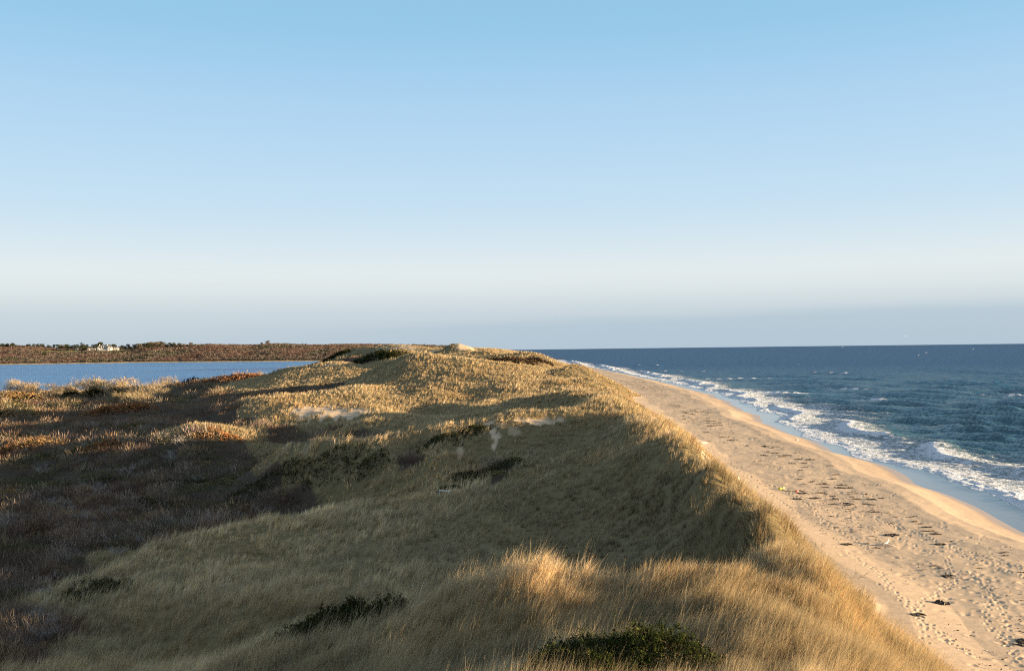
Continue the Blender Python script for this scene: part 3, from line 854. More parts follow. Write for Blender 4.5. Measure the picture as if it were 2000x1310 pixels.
def build_scrub():
    nb = 26000
    s = RNG.uniform(S_of(-500), S_of(1000), nb)
    y = np.exp(RNG.uniform(math.log(26.0), math.log(560.0), nb)); x = s * y
    g = grid_at(SCRUB, x, y); gz = ground_z(x, y)
    keep = (RNG.random(nb) < g) & ((gz > 0.75) | (y < 330))
    # thin the nearest ones (the fan is densest there)
    keep &= RNG.random(nb) < np.clip(y / 60.0, 0.35, 1) * 0.72
    x, y, gz = x[keep], y[keep], gz[keep]; n = len(x)
    px = y / (F / 2000 * 1024)
    kn = fbm(x / 11, y / 14, 301, 3) + 0.22 * RNG.normal(size=n)
    far = smooth(130, 230, y)
    kind = np.where(kn > 0.0 - 0.15 * far, 1, np.where(kn < -0.24 - 0.05 * far, 2, 0))
    R = RNG.uniform(0.7, 2.1, n) * (1 + 0.7 * smooth(100, 400, y))
    H = np.where(kind == 0, RNG.uniform(0.8, 1.7, n), np.where(kind == 1, RNG.uniform(0.45, 1.0, n), RNG.uniform(0.4, 0.9, n))) * (1 + 0.45 * smooth(150, 400, y))
    near_grass = grid_at(GRASS, x, y - R) + grid_at(GRASS, x + R, y)
    H = H * np.where(near_grass > 0.3, 0.55, 1)
    H = H * (0.5 + 0.5 * smooth(50, 72, y))
    k = np.clip((R / px) ** 1.5 * 2.6, 16, 330).astype(int)
    pos, d, L, w, idx, K = bush_cloud(x, y, gz - 0.05, R, H, k, px, kind)
    bushcol = np.empty((n, 3))
    for q in range(3):
        mk = kind == q; bushcol[mk] = pick(SCRUB_COLS[q], [1, 1, 0.8, 0.7], mk.sum(), jit=0.28)
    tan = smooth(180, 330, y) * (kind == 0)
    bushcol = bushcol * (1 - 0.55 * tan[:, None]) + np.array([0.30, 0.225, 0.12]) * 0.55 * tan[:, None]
    col = bushcol[idx] * (1 + RNG.normal(0, 0.22, len(idx)))[:, None].clip(0.4, 1.8)
    V, T, C = spikes(pos, d, L, w, col)
    print('scrub strips', len(idx), 'bushes', n)
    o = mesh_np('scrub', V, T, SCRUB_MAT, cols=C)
    tag(o, 'tangled dark thicket of bare twigs, russet heath and low evergreens behind the dunes', 'scrub', kind='stuff')


build_grass()
build_scrub()


# ------------------------------------------------------------------ sea
def build_sea():
    us = np.concatenate([np.linspace(S_of(980), S_of(1060), 60, endpoint=False), np.linspace(S_of(1060), S_of(2040), 1000, endpoint=False), np.linspace(S_of(2040), S_of(4200), 120)])
    ry = [30.0]
    while ry[-1] < 26000:
        y = ry[-1]
        dy = min(y * y / (17 * F) * 0.75, 0.02 * y + y * y / 60000.)
        ry.append(y + max(dy, 0.08))
    ry = np.array(ry)
    X = us[None, :] * ry[:, None]; Y = np.repeat(ry[:, None], len(us), 1)
    S = shore_x(Y); D = X - S
    dy = np.gradient(ry)[:, None]; cell = np.maximum(dy, 0.02)
    Z = np.zeros_like(X)
    OX = np.zeros_like(X)
    rng = np.random.default_rng(5)
    att = smooth(6, 40, D)
    for i in range(46):
        lam = 1.2 * (30 / 1.2) ** (i / 45.0)
        th = math.pi + 0.7 + rng.normal(0.0, 0.14 + 0.5 * (1 - i / 45.0))          # travelling towards the beach
        k = 2 * math.pi / lam
        amp = 0.0215 * lam ** 0.72 * rng.uniform(0.6, 1.2) * 1.3
        fade = np.clip(lam / (cell * 3.0) - 0.6, 0, 1)
        mod = 0.35 + 1.3 * vnoise(X / (lam * 3) + i, Y / (lam * 7), 400 + i)
        ph = k * (X * math.cos(th) + Y * math.sin(th)) + rng.uniform(0, 6.28)
        Z += amp * fade * mod * att * (np.cos(ph) + 0.25 * np.cos(2 * ph))
    foam = np.zeros_like(X)
    # swells that rise and break, given as: distance from the shore, y centre, half-length along shore, height, foam
    br = [(14.5, 196, 24, 0.85, 1.0), (15.5, 153, 14, 0.8, 0.95), (20, 128, 14, 0.35, 0.5), (32, 163, 26, 0.55, 0.0), (24, 176, 12, 0.3, 0.25), (48, 238, 24, 0.7, 0.12), (62, 262, 22, 0.7, 0.25),
          (74, 330, 16, 0.8, 0.8), (92, 305, 20, 0.9, 0.9), (58, 372, 14, 0.7, 1.0), (45, 290, 12, 0.6, 0.7), (40, 215, 16, 0.5, 0.1), (10, 250, 26, 0.6, 1.0), (9, 330, 40, 0.6, 1.0),
          (26, 345, 30, 0.7, 0.9), (13, 440, 60, 0.7, 1.0), (38, 480, 40, 0.8, 0.9), (16, 590, 80, 0.8, 1.0), (15, 800, 140, 0.9, 1.0), (45, 640, 40, 0.8, 0.8), (60, 850, 60, .9, .7), (17, 1100, 150, 1, 1), (120, 420, 40, 0.8, 0.0), (85, 200, 30, 0.5, 0.0), (110, 560, 25, 0.8, 0.8), (55, 130, 22, 0.4, 0.0)]
    for (d0, y0, hl, hh, ff) in br:
        wob = 1.6 * np.sin(Y / 7.0 + d0) + 1.0 * (vnoise(Y / 4.0, Y * 0 + d0, 61) - 0.5) * 2
        q = D - d0 - wob - (Y - y0) * 0.06 if d0 < 21 else (D - d0 - wob + (Y - y0) * 1.0) / 1.4
        rag = 0.75 + 0.5 * vnoise(Y / 2.6 + d0, Y * 0, 63)
        env = np.exp(-((Y - y0) / (hl * (1.15 if d0 < 21 else 0.6))) ** 2) * rag
        face = np.where(q < 0, np.exp(-(q / 1.5) ** 2), np.exp(-(q / 4.2) ** 2))
        Z += hh * env * face
        if ff:
            foam = np.maximum(foam, ff * env * smooth(-4.4, -0.8, q + 1.2 * fbm(X / 1.2, Y / 2.0, 64, 2)) * (1 - smooth(0.1, 2.4 + 0.6 * hh, q)) * 1.2)
    # swash: bore front, lacy foam behind it
    front = 3.0 + 2.6 * smooth(95, 130, Y) * 0 + 2.2 * np.sin(Y / 13.0 + 2.0) + 1.2 * np.sin(Y / 5.1) + 1.4 * (vnoise(Y / 3.2, Y * 0, 71) - 0.5)
    front = np.interp(Y, [60, 95, 110, 128, 138, 150, 175, 195, 215, 260, 330, 500, 900], [5.8, 4.8, 4.3, 3.4, 2.0, 1.2, 1.3, 2.2, 3.6, 4.0, 3.2, 3.0, 4.0]) + 0.9 * np.sin(Y / 6.0) + 0.5 * (vnoise(Y / 3.4, Y * 0, 71) - 0.5) * 2 + 0.12 * (vnoise(Y / 0.8, Y * 0, 72) - 0.5) * 2
    q = D - front
    width = 25 + 4.0 * np.sin(Y / 17.0) + 3 * np.sin(Y / 41 + 1)
    lace = smooth(-0.15, 0.5, q) * (1 - smooth(width * 0.5, width * 1.4, q + 5.0 * fbm(X / 4, Y / 9, 77, 3)))
    lump = fbm(X / 1.3, Y / 1.9, 79, 3)
    foam = np.maximum(foam, lace * (0.71 + 0.3 * np.exp(-np.maximum(q, 0) / 2.5)))
    rol = np.exp(-((q - 2.0) / 2.4) ** 2) * (1 + 0.0 * q) * np.interp(Y, [60, 100, 130, 150, 200, 230, 400], [1, 1, .75, .35, .35, .6, .5])
    Z += 0.26 * rol + 0.13 * lump * smooth(0.2, 0.8, lace) * (0.4 + rol)
    # open-sea whitecaps
    cap = smooth(0.40, 0.55, fbm(X / 14, Y / 16, 83, 3)) * smooth(0.0, 0.45, fbm((X + Y) / 3.0, (Y - X) / 7.0, 85, 2)) * smooth(25, 60, D)
    foam = np.maximum(foam, cap * 0.55 * (1 - 0.3 * smooth(300, 1500, Y)))
    # thin film runs up the sand
    Z = Z * smooth(0, 5, D + 1.2) + 0.035 + 0.02 * smooth(0, 4, D)
    film = 1 - smooth(-0.3, 0.8, q)
    shallow = 1 - smooth(4, 34, D)
    Z -= (np.hypot(X, Y) ** 2) / (2 * 6.371e6)
    f1 = (np.arange(len(ry) - 1)[:, None] * len(us) + np.arange(len(us) - 1)[None, :])
    use = (D[:-1, :-1] > -3) | (D[1:, 1:] > -3)
    f1 = f1[use]
    faces = np.c_[f1, f1 + 1, f1 + 1 + len(us), f1 + len(us)]
    m, nt, out = new_mat('sea_water')
    fo = N(nt, 'ShaderNodeAttribute', attribute_name='foam').outputs['Fac']
    fi = N(nt, 'ShaderNodeAttribute', attribute_name='film').outputs['Fac']
    sh = N(nt, 'ShaderNodeAttribute', attribute_name='shallow').outputs['Fac']
    di = N(nt, 'ShaderNodeAttribute', attribute_name='dist').outputs['Fac']
    pv = geo_pos(nt)
    lacy = noise_n(nt, 1.5, 6.0, 0.68, geo_pos(nt, (1.0, 0.62, 1)), 0.6)
    lacy2 = noise_n(nt, 5.0, 3.0, 0.6, geo_pos(nt, (1, 0.6, 1)))
    thr = math_n(nt, 'SUBTRACT', 0.86, math_n(nt, 'MULTIPLY', fo, 0.62))
    mixn = math_n(nt, 'ADD', math_n(nt, 'MULTIPLY', lacy, 0.80), math_n(nt, 'MULTIPLY', lacy2, 0.20))
    fm = math_n(nt, 'SUBTRACT', mixn, thr)
    fmask = math_n(nt, 'MULTIPLY', maprange(nt, fm, -0.05, 0.15), maprange(nt, fo, 0.02, 0.2), clamp=True)
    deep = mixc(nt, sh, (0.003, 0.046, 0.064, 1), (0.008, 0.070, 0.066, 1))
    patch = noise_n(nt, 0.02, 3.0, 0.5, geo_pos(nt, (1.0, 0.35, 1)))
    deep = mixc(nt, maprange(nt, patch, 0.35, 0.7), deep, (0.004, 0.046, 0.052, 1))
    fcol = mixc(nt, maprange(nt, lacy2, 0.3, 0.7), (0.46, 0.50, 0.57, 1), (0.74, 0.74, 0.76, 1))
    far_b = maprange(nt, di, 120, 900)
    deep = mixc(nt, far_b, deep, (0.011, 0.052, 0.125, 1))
    deep = mixc(nt, fi, deep, (0.14, 0.12, 0.10, 1))
    # wind chop: finer near, broader far
    w1 = noise_n(nt, 1.1, 5.0, 0.62, geo_pos(nt, (1.0, 0.55, 1)))
    w2 = noise_n(nt, 0.16, 6.0, 0.62, geo_pos(nt, (1.0, 0.5, 1)))
    hgt = math_n(nt, 'ADD', math_n(nt, 'MULTIPLY', w1, maprange(nt, di, 150, 900, 0.85, 0.3)), math_n(nt, 'MULTIPLY', w2, maprange(nt, di, 60, 700, 0.9, 4.5)))
    hgt = math_n(nt, 'ADD', hgt, math_n(nt, 'MULTIPLY', fmask, math_n(nt, 'ADD', math_n(nt, 'MULTIPLY', lacy2, 0.45), 0.12)))
    bp = N(nt, 'ShaderNodeBump'); bp.inputs['Distance'].default_value = 1.0
    nt.links.new(math_n(nt, 'MULTIPLY', 0.85, math_n(nt, 'SUBTRACT', 1.0, math_n(nt, 'MULTIPLY', fi, 0.97))), bp.inputs['Strength'])
    nt.links.new(hgt, bp.inputs['Height'])
    dif = N(nt, 'ShaderNodeBsdfDiffuse'); nt.links.new(deep, dif.inputs['Color']); nt.links.new(bp.outputs[0], dif.inputs['Normal'])
    gls = N(nt, 'ShaderNodeBsdfGlossy'); gls.inputs['Color'].default_value = (0.92, 0.97, 1.0, 1); nt.links.new(bp.outputs[0], gls.inputs['Normal'])
    nt.links.new(maprange(nt, di, 60, 1200, 0.07, 0.28), gls.inputs['Roughness'])
    fr = N(nt, 'ShaderNodeFresnel'); fr.inputs['IOR'].default_value = 1.33; nt.links.new(bp.outputs[0], fr.inputs['Normal'])
    cap = math_n(nt, 'ADD', maprange(nt, di, 80, 900, 0.42, 0.12), math_n(nt, 'MULTIPLY', fi, 0.3))
    wmix = N(nt, 'ShaderNodeMixShader'); nt.links.new(math_n(nt, 'MINIMUM', fr.outputs[0], cap), wmix.inputs[0])
    nt.links.new(dif.outputs[0], wmix.inputs[1]); nt.links.new(gls.outputs[0], wmix.inputs[2])
    fd = N(nt, 'ShaderNodeBsdfDiffuse'); nt.links.new(fcol, fd.inputs['Color']); nt.links.new(bp.outputs[0], fd.inputs['Normal'])
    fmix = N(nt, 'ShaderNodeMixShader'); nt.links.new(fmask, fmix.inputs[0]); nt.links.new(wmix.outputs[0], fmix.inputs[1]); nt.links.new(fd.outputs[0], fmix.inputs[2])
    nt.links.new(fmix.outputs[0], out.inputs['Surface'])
    flat = lambda a: np.broadcast_to(a, X.shape).ravel()
    o = mesh_np('sea', np.c_[X.ravel(), Y.ravel(), Z.ravel()], faces, m,
                attrs={'foam': flat(np.clip(foam, 0, 1)), 'film': flat(film), 'shallow': flat(shallow), 'dist': flat(np.hypot(X, Y))}, smooth_sh=True)
    tag(o, kind='structure')
    print('sea', X.shape)


build_sea()


# ------------------------------------------------------------------ pond and far hills
HU = np.array([-2500, -600, 0, 50, 100, 150, 200, 260, 300, 350, 380, 450, 500, 560, 620, 680, 720, 800, 870, 915, 945, 1100])
HV = np.array([685, 684, 677, 677, 679, 680, 681, 680, 677, 678, 675.5, 674.5, 674.5, 673.5, 674, 673, 673, 674, 676, 684, 702, 702])
SHORE_U = np.array([-2500, -600, 0, 250, 500, 700, 1100]); SHORE_Y = np.array([1500, 1480, 1500, 1570, 1490, 1420, 1380.])


def crest_z(s):
    u = 1000 + s * F
    y = 2000.0
    return np.array([P(a, b, y)[2] for a, b in zip(np.ravel(u), np.interp(np.ravel(u), HU, HV))]).reshape(np.shape(s))


def hill_z(x, y, cz=None):
    x = np.asarray(x, float); y = np.asarray(y, float)
    s = x / y; u = 1000 + s * F
    if cz is None: cz = crest_z(s)
    ys = np.interp(u, SHORE_U, SHORE_Y) + 22 * fbm(x / 130, 0 * x, 501, 3)
    cz = cz + 2.2 * fbm(u / 60.0, 0 * u, 531, 3) * (u < 640)
    t = (y - ys) / (2000 - ys)
    prof = np.interp(t, [-0.3, 0, 0.02, 0.10, 0.3, 0.55, 0.8, 1.0, 1.3, 2.5], [-0.15, 0.0, 0.035, 0.10, 0.36, 0.62, 0.86, 1.0, 0.98, 0.6])
    z = 0.6 + (cz - 0.6) * prof
    return z + smooth(0.05, 0.4, t) * (2.2 * fbm(x / 140, y / 90, 503, 4)) * (1 - smooth(0.75, 1.0, t) * 0.75)


def build_hills():
    s = np.concatenate([np.linspace(S_of(-2400), S_of(-60), 60, endpoint=False), np.linspace(S_of(-60), S_of(1100), 460)])
    y = np.linspace(1340, 3000, 240)
    X = s[None] * y[:, None]; Y = np.repeat(y[:, None], len(s), 1)
    Z = hill_z(X, Y, np.repeat(crest_z(s)[None], len(y), 0))
    Z = Z + 1.0 * fbm(X / 14, Y / 14, 507, 3) * smooth(1.5, 5, Z)
    f1 = (np.arange(len(y) - 1)[:, None] * len(s) + np.arange(len(s) - 1)[None]).ravel()
    faces = np.c_[f1, f1 + 1, f1 + 1 + len(s), f1 + len(s)]
    n1 = fbm(X / 60, Y / 60, 511, 4); n2 = fbm(X / 16, Y / 22, 513, 3); n3 = fbm(X / 120, Y / 60, 517, 3)
    c = np.empty(X.shape + (3,)); c[:] = (0.088, 0.059, 0.046)
    def over(col, f):
        c[:] = c * (1 - f[..., None]) + np.array(col) * f[..., None]
    over((0.112, 0.062, 0.046), smooth(0.05, 0.5, n3) * 0.8)
    over((0.112, 0.084, 0.056), smooth(0.0, 0.5, n1) * 0.7)
    over((0.052, 0.050, 0.030), smooth(0.15, 0.45, n2) * 0.75)
    U = 1000 + X / Y * F
    over((0.40, 0.28, 0.14), (1 - smooth(1.2, 2.4, Z + 0.5 * n2)) * (Z > 0))
    sandy = smooth(640, 760, U) * smooth(0.0, 0.3, n1 + 0.3 * n2 + 0.15)
    over((0.44, 0.33, 0.19), sandy * 0.75)
    # mown meadow below the pines
    mx, my = S_of(118) * 1840, 1840
    over((0.20, 0.185, 0.07), (1 - smooth(0.75, 1.0, np.hypot((X - mx) / 42, (Y - my) / 48) + 0.12 * n2)))
    m, nt, out = new_mat('hill_ground')
    at = N(nt, 'ShaderNodeAttribute', attribute_name='tint')
    nn = noise_n(nt, 0.12, 6.0, 0.65, geo_pos(nt))
    vm = nt.nodes.new('ShaderNodeVectorMath'); vm.operation = 'SCALE'
    nt.links.new(at.outputs['Color'], vm.inputs[0]); nt.links.new(maprange(nt, nn, 0.25, 0.75, 0.6, 1.35), vm.inputs['Scale'])
    b = N(nt, 'ShaderNodeBsdfDiffuse'); nt.links.new(vm.outputs[0], b.inputs['Color'])
    bp = N(nt, 'ShaderNodeBump'); bp.inputs['Distance'].default_value = 3.0; bp.inputs['Strength'].default_value = 0.8
    nt.links.new(nn, bp.inputs['Height']); nt.links.new(bp.outputs[0], b.inputs['Normal'])
    nt.links.new(b.outputs[0], out.inputs['Surface'])
    o = mesh_np('hills', np.c_[X.ravel(), Y.ravel(), Z.ravel()], faces, m, cols=c.reshape(-1, 3), smooth_sh=True)
    tag(o, kind='structure')
    # brush covering the hills
    nb = 15000
    ss = RNG.uniform(S_of(-80), S_of(900), nb); yy = RNG.uniform(1480, 2050, nb); xx = ss * yy
    zz = hill_z(xx, yy)
    ok = (zz > 2.5) & (np.hypot((xx - mx) / 42, (yy - my) / 48) > 0.95)
    uu = 1000 + ss * F
    ok &= (RNG.random(nb) > smooth(620, 760, uu) * 0.75)
    xx, yy, zz, uu = xx[ok], yy[ok], zz[ok], uu[ok]; n = len(xx)
    kn = fbm(xx / 45, yy / 80, 521, 3) + 0.1 * RNG.normal(size=n)
    kind = np.where(kn > 0.05, 1, np.where(kn < -0.32, 2, 0))
    R = RNG.uniform(2.0, 4.6, n); H = RNG.uniform(1.0, 2.6, n) * np.where(kind == 1, 0.7, 1)
    px = yy / (F / 2000 * 1024)
    pos, d, L, w, idx, K = bush_cloud(xx, yy, zz - 0.2, R, H, np.full(n, 26), px, kind)
    bc = np.empty((n, 3))
    for q, pal in enumerate(([(0.062, 0.046, 0.037), (0.048, 0.035, 0.029), (0.075, 0.055, 0.041)], [(0.065, 0.037, 0.030), (0.058, 0.034, 0.028), (0.077, 0.049, 0.034)], [(0.033, 0.033, 0.018), (0.043, 0.039, 0.021), (0.025, 0.028, 0.017)])):
        mk = kind == q; bc[mk] = pick(pal, [1, 1, 1], mk.sum(), jit=0.12)
    V, T, C = spikes(pos, d, L * 0.8, w * 1.0, 1.3 * bc[idx] * (1 + RNG.normal(0, 0.05, len(idx)))[:, None].clip(0.5, 1.5))
    o = mesh_np('hill_scrub', V, T, SCRUB_MAT, cols=C)
    tag(o, 'reddish brown brush covering the low hills across the pond', 'scrub', kind='stuff')


def build_pond():
    s = np.linspace(S_of(-2500), S_of(760), 200); y = np.exp(np.linspace(math.log(380), math.log(1720), 160))
    X = s[None] * y[:, None]; Y = np.repeat(y[:, None], len(s), 1); Z = np.full(X.shape, 0.62)
    f1 = (np.arange(len(y) - 1)[:, None] * len(s) + np.arange(len(s) - 1)[None]).ravel()
    faces = np.c_[f1, f1 + 1, f1 + 1 + len(s), f1 + len(s)]
    m, nt, out = new_mat('pond_water')
    b = N(nt, 'ShaderNodeBsdfPrincipled'); b.inputs['IOR'].default_value = 1.33; b.inputs['Roughness'].default_value = 0.25; b.inputs['Specular IOR Level'].default_value = 0.10
    big = noise_n(nt, 0.012, 3.0, 0.5, geo_pos(nt, (0.35, 1.6, 1)))
    nt.links.new(mixc(nt, maprange(nt, big, 0.35, 0.65), (0.011, 0.092, 0.245, 1), (0.020, 0.135, 0.325, 1)), b.inputs['Base Color'])
    w = noise_n(nt, 0.35, 5.0, 0.6, geo_pos(nt, (0.6, 1, 1)))
    bp = N(nt, 'ShaderNodeBump'); bp.inputs['Distance'].default_value = 1.6; bp.inputs['Strength'].default_value = 0.9
    nt.links.new(w, bp.inputs['Height']); nt.links.new(bp.outputs[0], b.inputs['Normal'])
    nt.links.new(b.outputs[0], out.inputs['Surface'])
    o = mesh_np('pond', np.c_[X.ravel(), Y.ravel(), Z.ravel()], faces, m, smooth_sh=True)
    tag(o, kind='structure')


build_hills()
build_pond()

# ------------------------------------------------------------------ individual things
BARK = plain_material('grey_bark', (0.16, 0.135, 0.115), 0.9, 0.4, 6.0)
DEADWOOD = plain_material('bleached_wood', (0.46, 0.43, 0.41), 0.9, 0.35, 8.0)
TRUNK = plain_material('dark_trunk', (0.10, 0.08, 0.06), 0.9, 0.3, 3.0)
WEED = plain_material('dried_seaweed', (0.035, 0.024, 0.016), 0.6, 0.5, 9.0)
WEED2 = plain_material('brown_seaweed', (0.10, 0.06, 0.035), 0.7, 0.5, 9.0)
DRIFT = plain_material('driftwood', (0.62, 0.55, 0.46), 0.85, 0.25, 5.0, 0.4)


def veg_mesh(name, parts, mat, parent):
    V, T, C = join(parts)
    return mesh_np(name, V, T, mat, parent, cols=np.clip(C, 0.003, 0.9))


def unit(a):
    return a / (np.linalg.norm(a, axis=-1, keepdims=True) + 1e-9)


def evergreen(name, label, u, v, rx, ry, h, rot, n, group=None, cols=None, at=None, cat='shrub', near=False, px=None):
    """low dense evergreen shrub hugging the slope: upright leafy shoots over a hidden stem"""
    if at is None: x0, y0, z0 = hit(u, v)
    else: x0, y0 = at; z0 = float(ground_z(x0, y0))
    t = thing(name, label, cat, (x0, y0, z0), 0, group)
    px = y0 / (F / 2000 * 1024)
    r = RNG
    th = r.uniform(0, 2 * math.pi, n); rr = np.sqrt(r.random(n)) * np.where(r.random(n) < 0.12, r.uniform(1.0, 1.3, n), 1.0)
    lump = 1 + 0.16 * np.sin(th * 3 + x0) + 0.12 * np.sin(th * 5 + 1.3 * y0) + 0.07 * np.sin(th * 9)
    a = np.cos(th) * rr * rx * lump; b = np.sin(th) * rr * ry * lump
    dx = a * math.cos(rot) - b * math.sin(rot); dy = a * math.sin(rot) + b * math.cos(rot)
    g = ground_z(x0 + dx, y0 + dy) - z0
    dome = np.sqrt(np.clip(1 - np.minimum(rr, 1) ** 2.4, 0.02, 1)) * (0.72 + 0.42 * (vnoise((x0 + dx) / 0.45, (y0 + dy) / 0.45, 611) - 0.3) + 0.35 * (vnoise((x0 + dx) / 1.3, (y0 + dy) / 1.3, 613) - 0.5))
    top = np.c_[dx, dy, g + h * np.clip(dome * np.exp(r.normal(0, 0.16, n)), 0.06, 1.4)]
    pal = cols or [(0.060, 0.066, 0.022), (0.085, 0.082, 0.026), (0.044, 0.052, 0.020), (0.125, 0.095, 0.034)]
    m = 9 if near else 5
    idx = np.repeat(np.arange(n), m)
    base = pick(pal, [1, 0.8, 1, 0.22], n, jit=0.2)
    depth = r.random(len(idx))
    pos = top[idx] + np.c_[r.normal(0, 0.025 if near else 0.06, (len(idx), 2)), -depth * (0.14 if near else 0.25)]
    d = unit(np.c_[r.normal(0, 0.75, (len(idx), 2)), r.uniform(0.25, 1.2, len(idx))])
    L = np.maximum((0.075 if near else 0.11) * r.uniform(0.7, 1.25, len(idx)), 1.3 * px)
    w = np.maximum(L * 0.34, 0.75 * px)
    parts = [leaves(pos, d, L, w, base[idx] * (1 + r.normal(0, 0.15, len(idx)))[:, None].clip(0.5, 1.5))]
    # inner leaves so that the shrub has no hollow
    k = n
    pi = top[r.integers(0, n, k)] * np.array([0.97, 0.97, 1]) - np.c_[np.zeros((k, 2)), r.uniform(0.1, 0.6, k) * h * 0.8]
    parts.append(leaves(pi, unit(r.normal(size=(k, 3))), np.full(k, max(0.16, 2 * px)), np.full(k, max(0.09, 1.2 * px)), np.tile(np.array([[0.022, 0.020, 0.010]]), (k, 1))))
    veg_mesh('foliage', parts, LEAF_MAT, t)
    mb = MB()
    for j in range(6):
        q = 2 * math.pi * j / 6 + r.uniform(-0.3, 0.3)
        ex, ey = math.cos(q) * rx * 0.55, math.sin(q) * ry * 0.55
        ex, ey = ex * math.cos(rot) - ey * math.sin(rot), ex * math.sin(rot) + ey * math.cos(rot)
        mb.tube([(0, 0, -0.1), (ex * 0.5, ey * 0.5, h * 0.25 + float(ground_z(x0 + ex / 2, y0 + ey / 2)) - z0), (ex, ey, float(ground_z(x0 + ex, y0 + ey)) - z0 + h * 0.55)], [0.04, 0.03, 0.012], 5)
    mb.build('stem', TRUNK, t)
    return t


def branches(mb, p, d, L, r, depth, rng, spread=0.6, twigs=None, kink=0.25):
    pts = [p]; q = Vector(p); dd = Vector(d).normalized()
    n = 4
    for i in range(n):
        dd = (dd + Vector((rng.gauss(0, kink), rng.gauss(0, kink), rng.gauss(0.02, kink * 0.6)))).normalized()
        q = q + dd * (L / n); pts.append(tuple(q))
    mb.tube(pts, [r * (1 - 0.55 * i / n) for i in range(n + 1)], 4 if depth < 2 else 5, cap=False)
    if twigs is not None and depth <= 1: twigs.append((pts[-1], tuple(dd), L))
    if depth <= 0: return
    for k in range(rng.choice([2, 2, 3])):
        i = rng.choice([2, 3, 4])
        nd = (dd + Vector((rng.gauss(0, spread), rng.gauss(0, spread), rng.gauss(0.1, spread * 0.6)))).normalized()
        branches(mb, pts[i], nd, L * rng.uniform(0.55, 0.8), r * 0.55, depth - 1, rng, spread, twigs, kink)


def bare_shrub_proto(name, label, cat, h, r0, mat, seed, nst=5, depth=3, spread=0.55, kink=0.25, twig_col=None, ntw=0, part='branches', twl=0.4, out=0.5):
    """bare woody plant: stems that fork into twigs, with an optional haze of fine twigs"""
    rng = random.Random(seed)
    t = thing(name, label, cat, (0, 0, 0))
    mb = MB(); tw = []
    for i in range(nst):
        a = 2 * math.pi * i / nst + rng.uniform(-0.4, 0.4)
        branches(mb, (0.12 * math.cos(a), 0.12 * math.sin(a), -0.1), (math.cos(a) * out, math.sin(a) * out, 1.0), h * 0.5 * rng.uniform(0.8, 1.15), r0, depth, rng, spread, tw, kink)
    mb.build(part, mat, t, True)
    if ntw and tw:
        rg = np.random.default_rng(seed)
        P0 = np.array([a[0] for a in tw]); D0 = np.array([a[1] for a in tw]); L0 = np.array([a[2] for a in tw])
        i = rg.integers(0, len(tw), ntw)
        pos = P0[i] + rg.normal(0, 0.10 * h, (ntw, 3)) * np.array([1, 1, 0.8])
        pos[:, 2] = np.maximum(pos[:, 2], 0.05)
        d = unit(D0[i] + rg.normal(0, 0.6, (ntw, 3)) + np.array([0, 0, 0.4]))
        col = pick(twig_col, np.ones(len(twig_col)), ntw, jit=0.2)
        veg_mesh('crown', [spikes(pos, d, twl * rg.uniform(0.6, 1.3, ntw), np.full(ntw, twl * 0.09), col)], SCRUB_MAT, t)
    return t


def place(proto, used, u, v, y=None, s=1.0, rot=None, label=None, group=None, sink=0.0, cat=None, zfn=None):
    if y is None: x, y, z = hit(u, v)
    else:
        x = S_of(u, v) * y; z = float((zfn or ground_z)(x, y))
    rot = random.uniform(0, 6.28) if rot is None else rot
    if not used:
        used.append(1); o = proto; o.location = (x, y, z - sink); o.rotation_euler = (0, 0, rot); o.scale = (s, s, s) if not hasattr(s, '__len__') else s
        if label: o['label'] = label
        if group: o['group'] = group
    else: o = dup(proto, (x, y, z - sink), rot, s, label, group)
    if group is None and 'group' in o: del o['group']
    return o


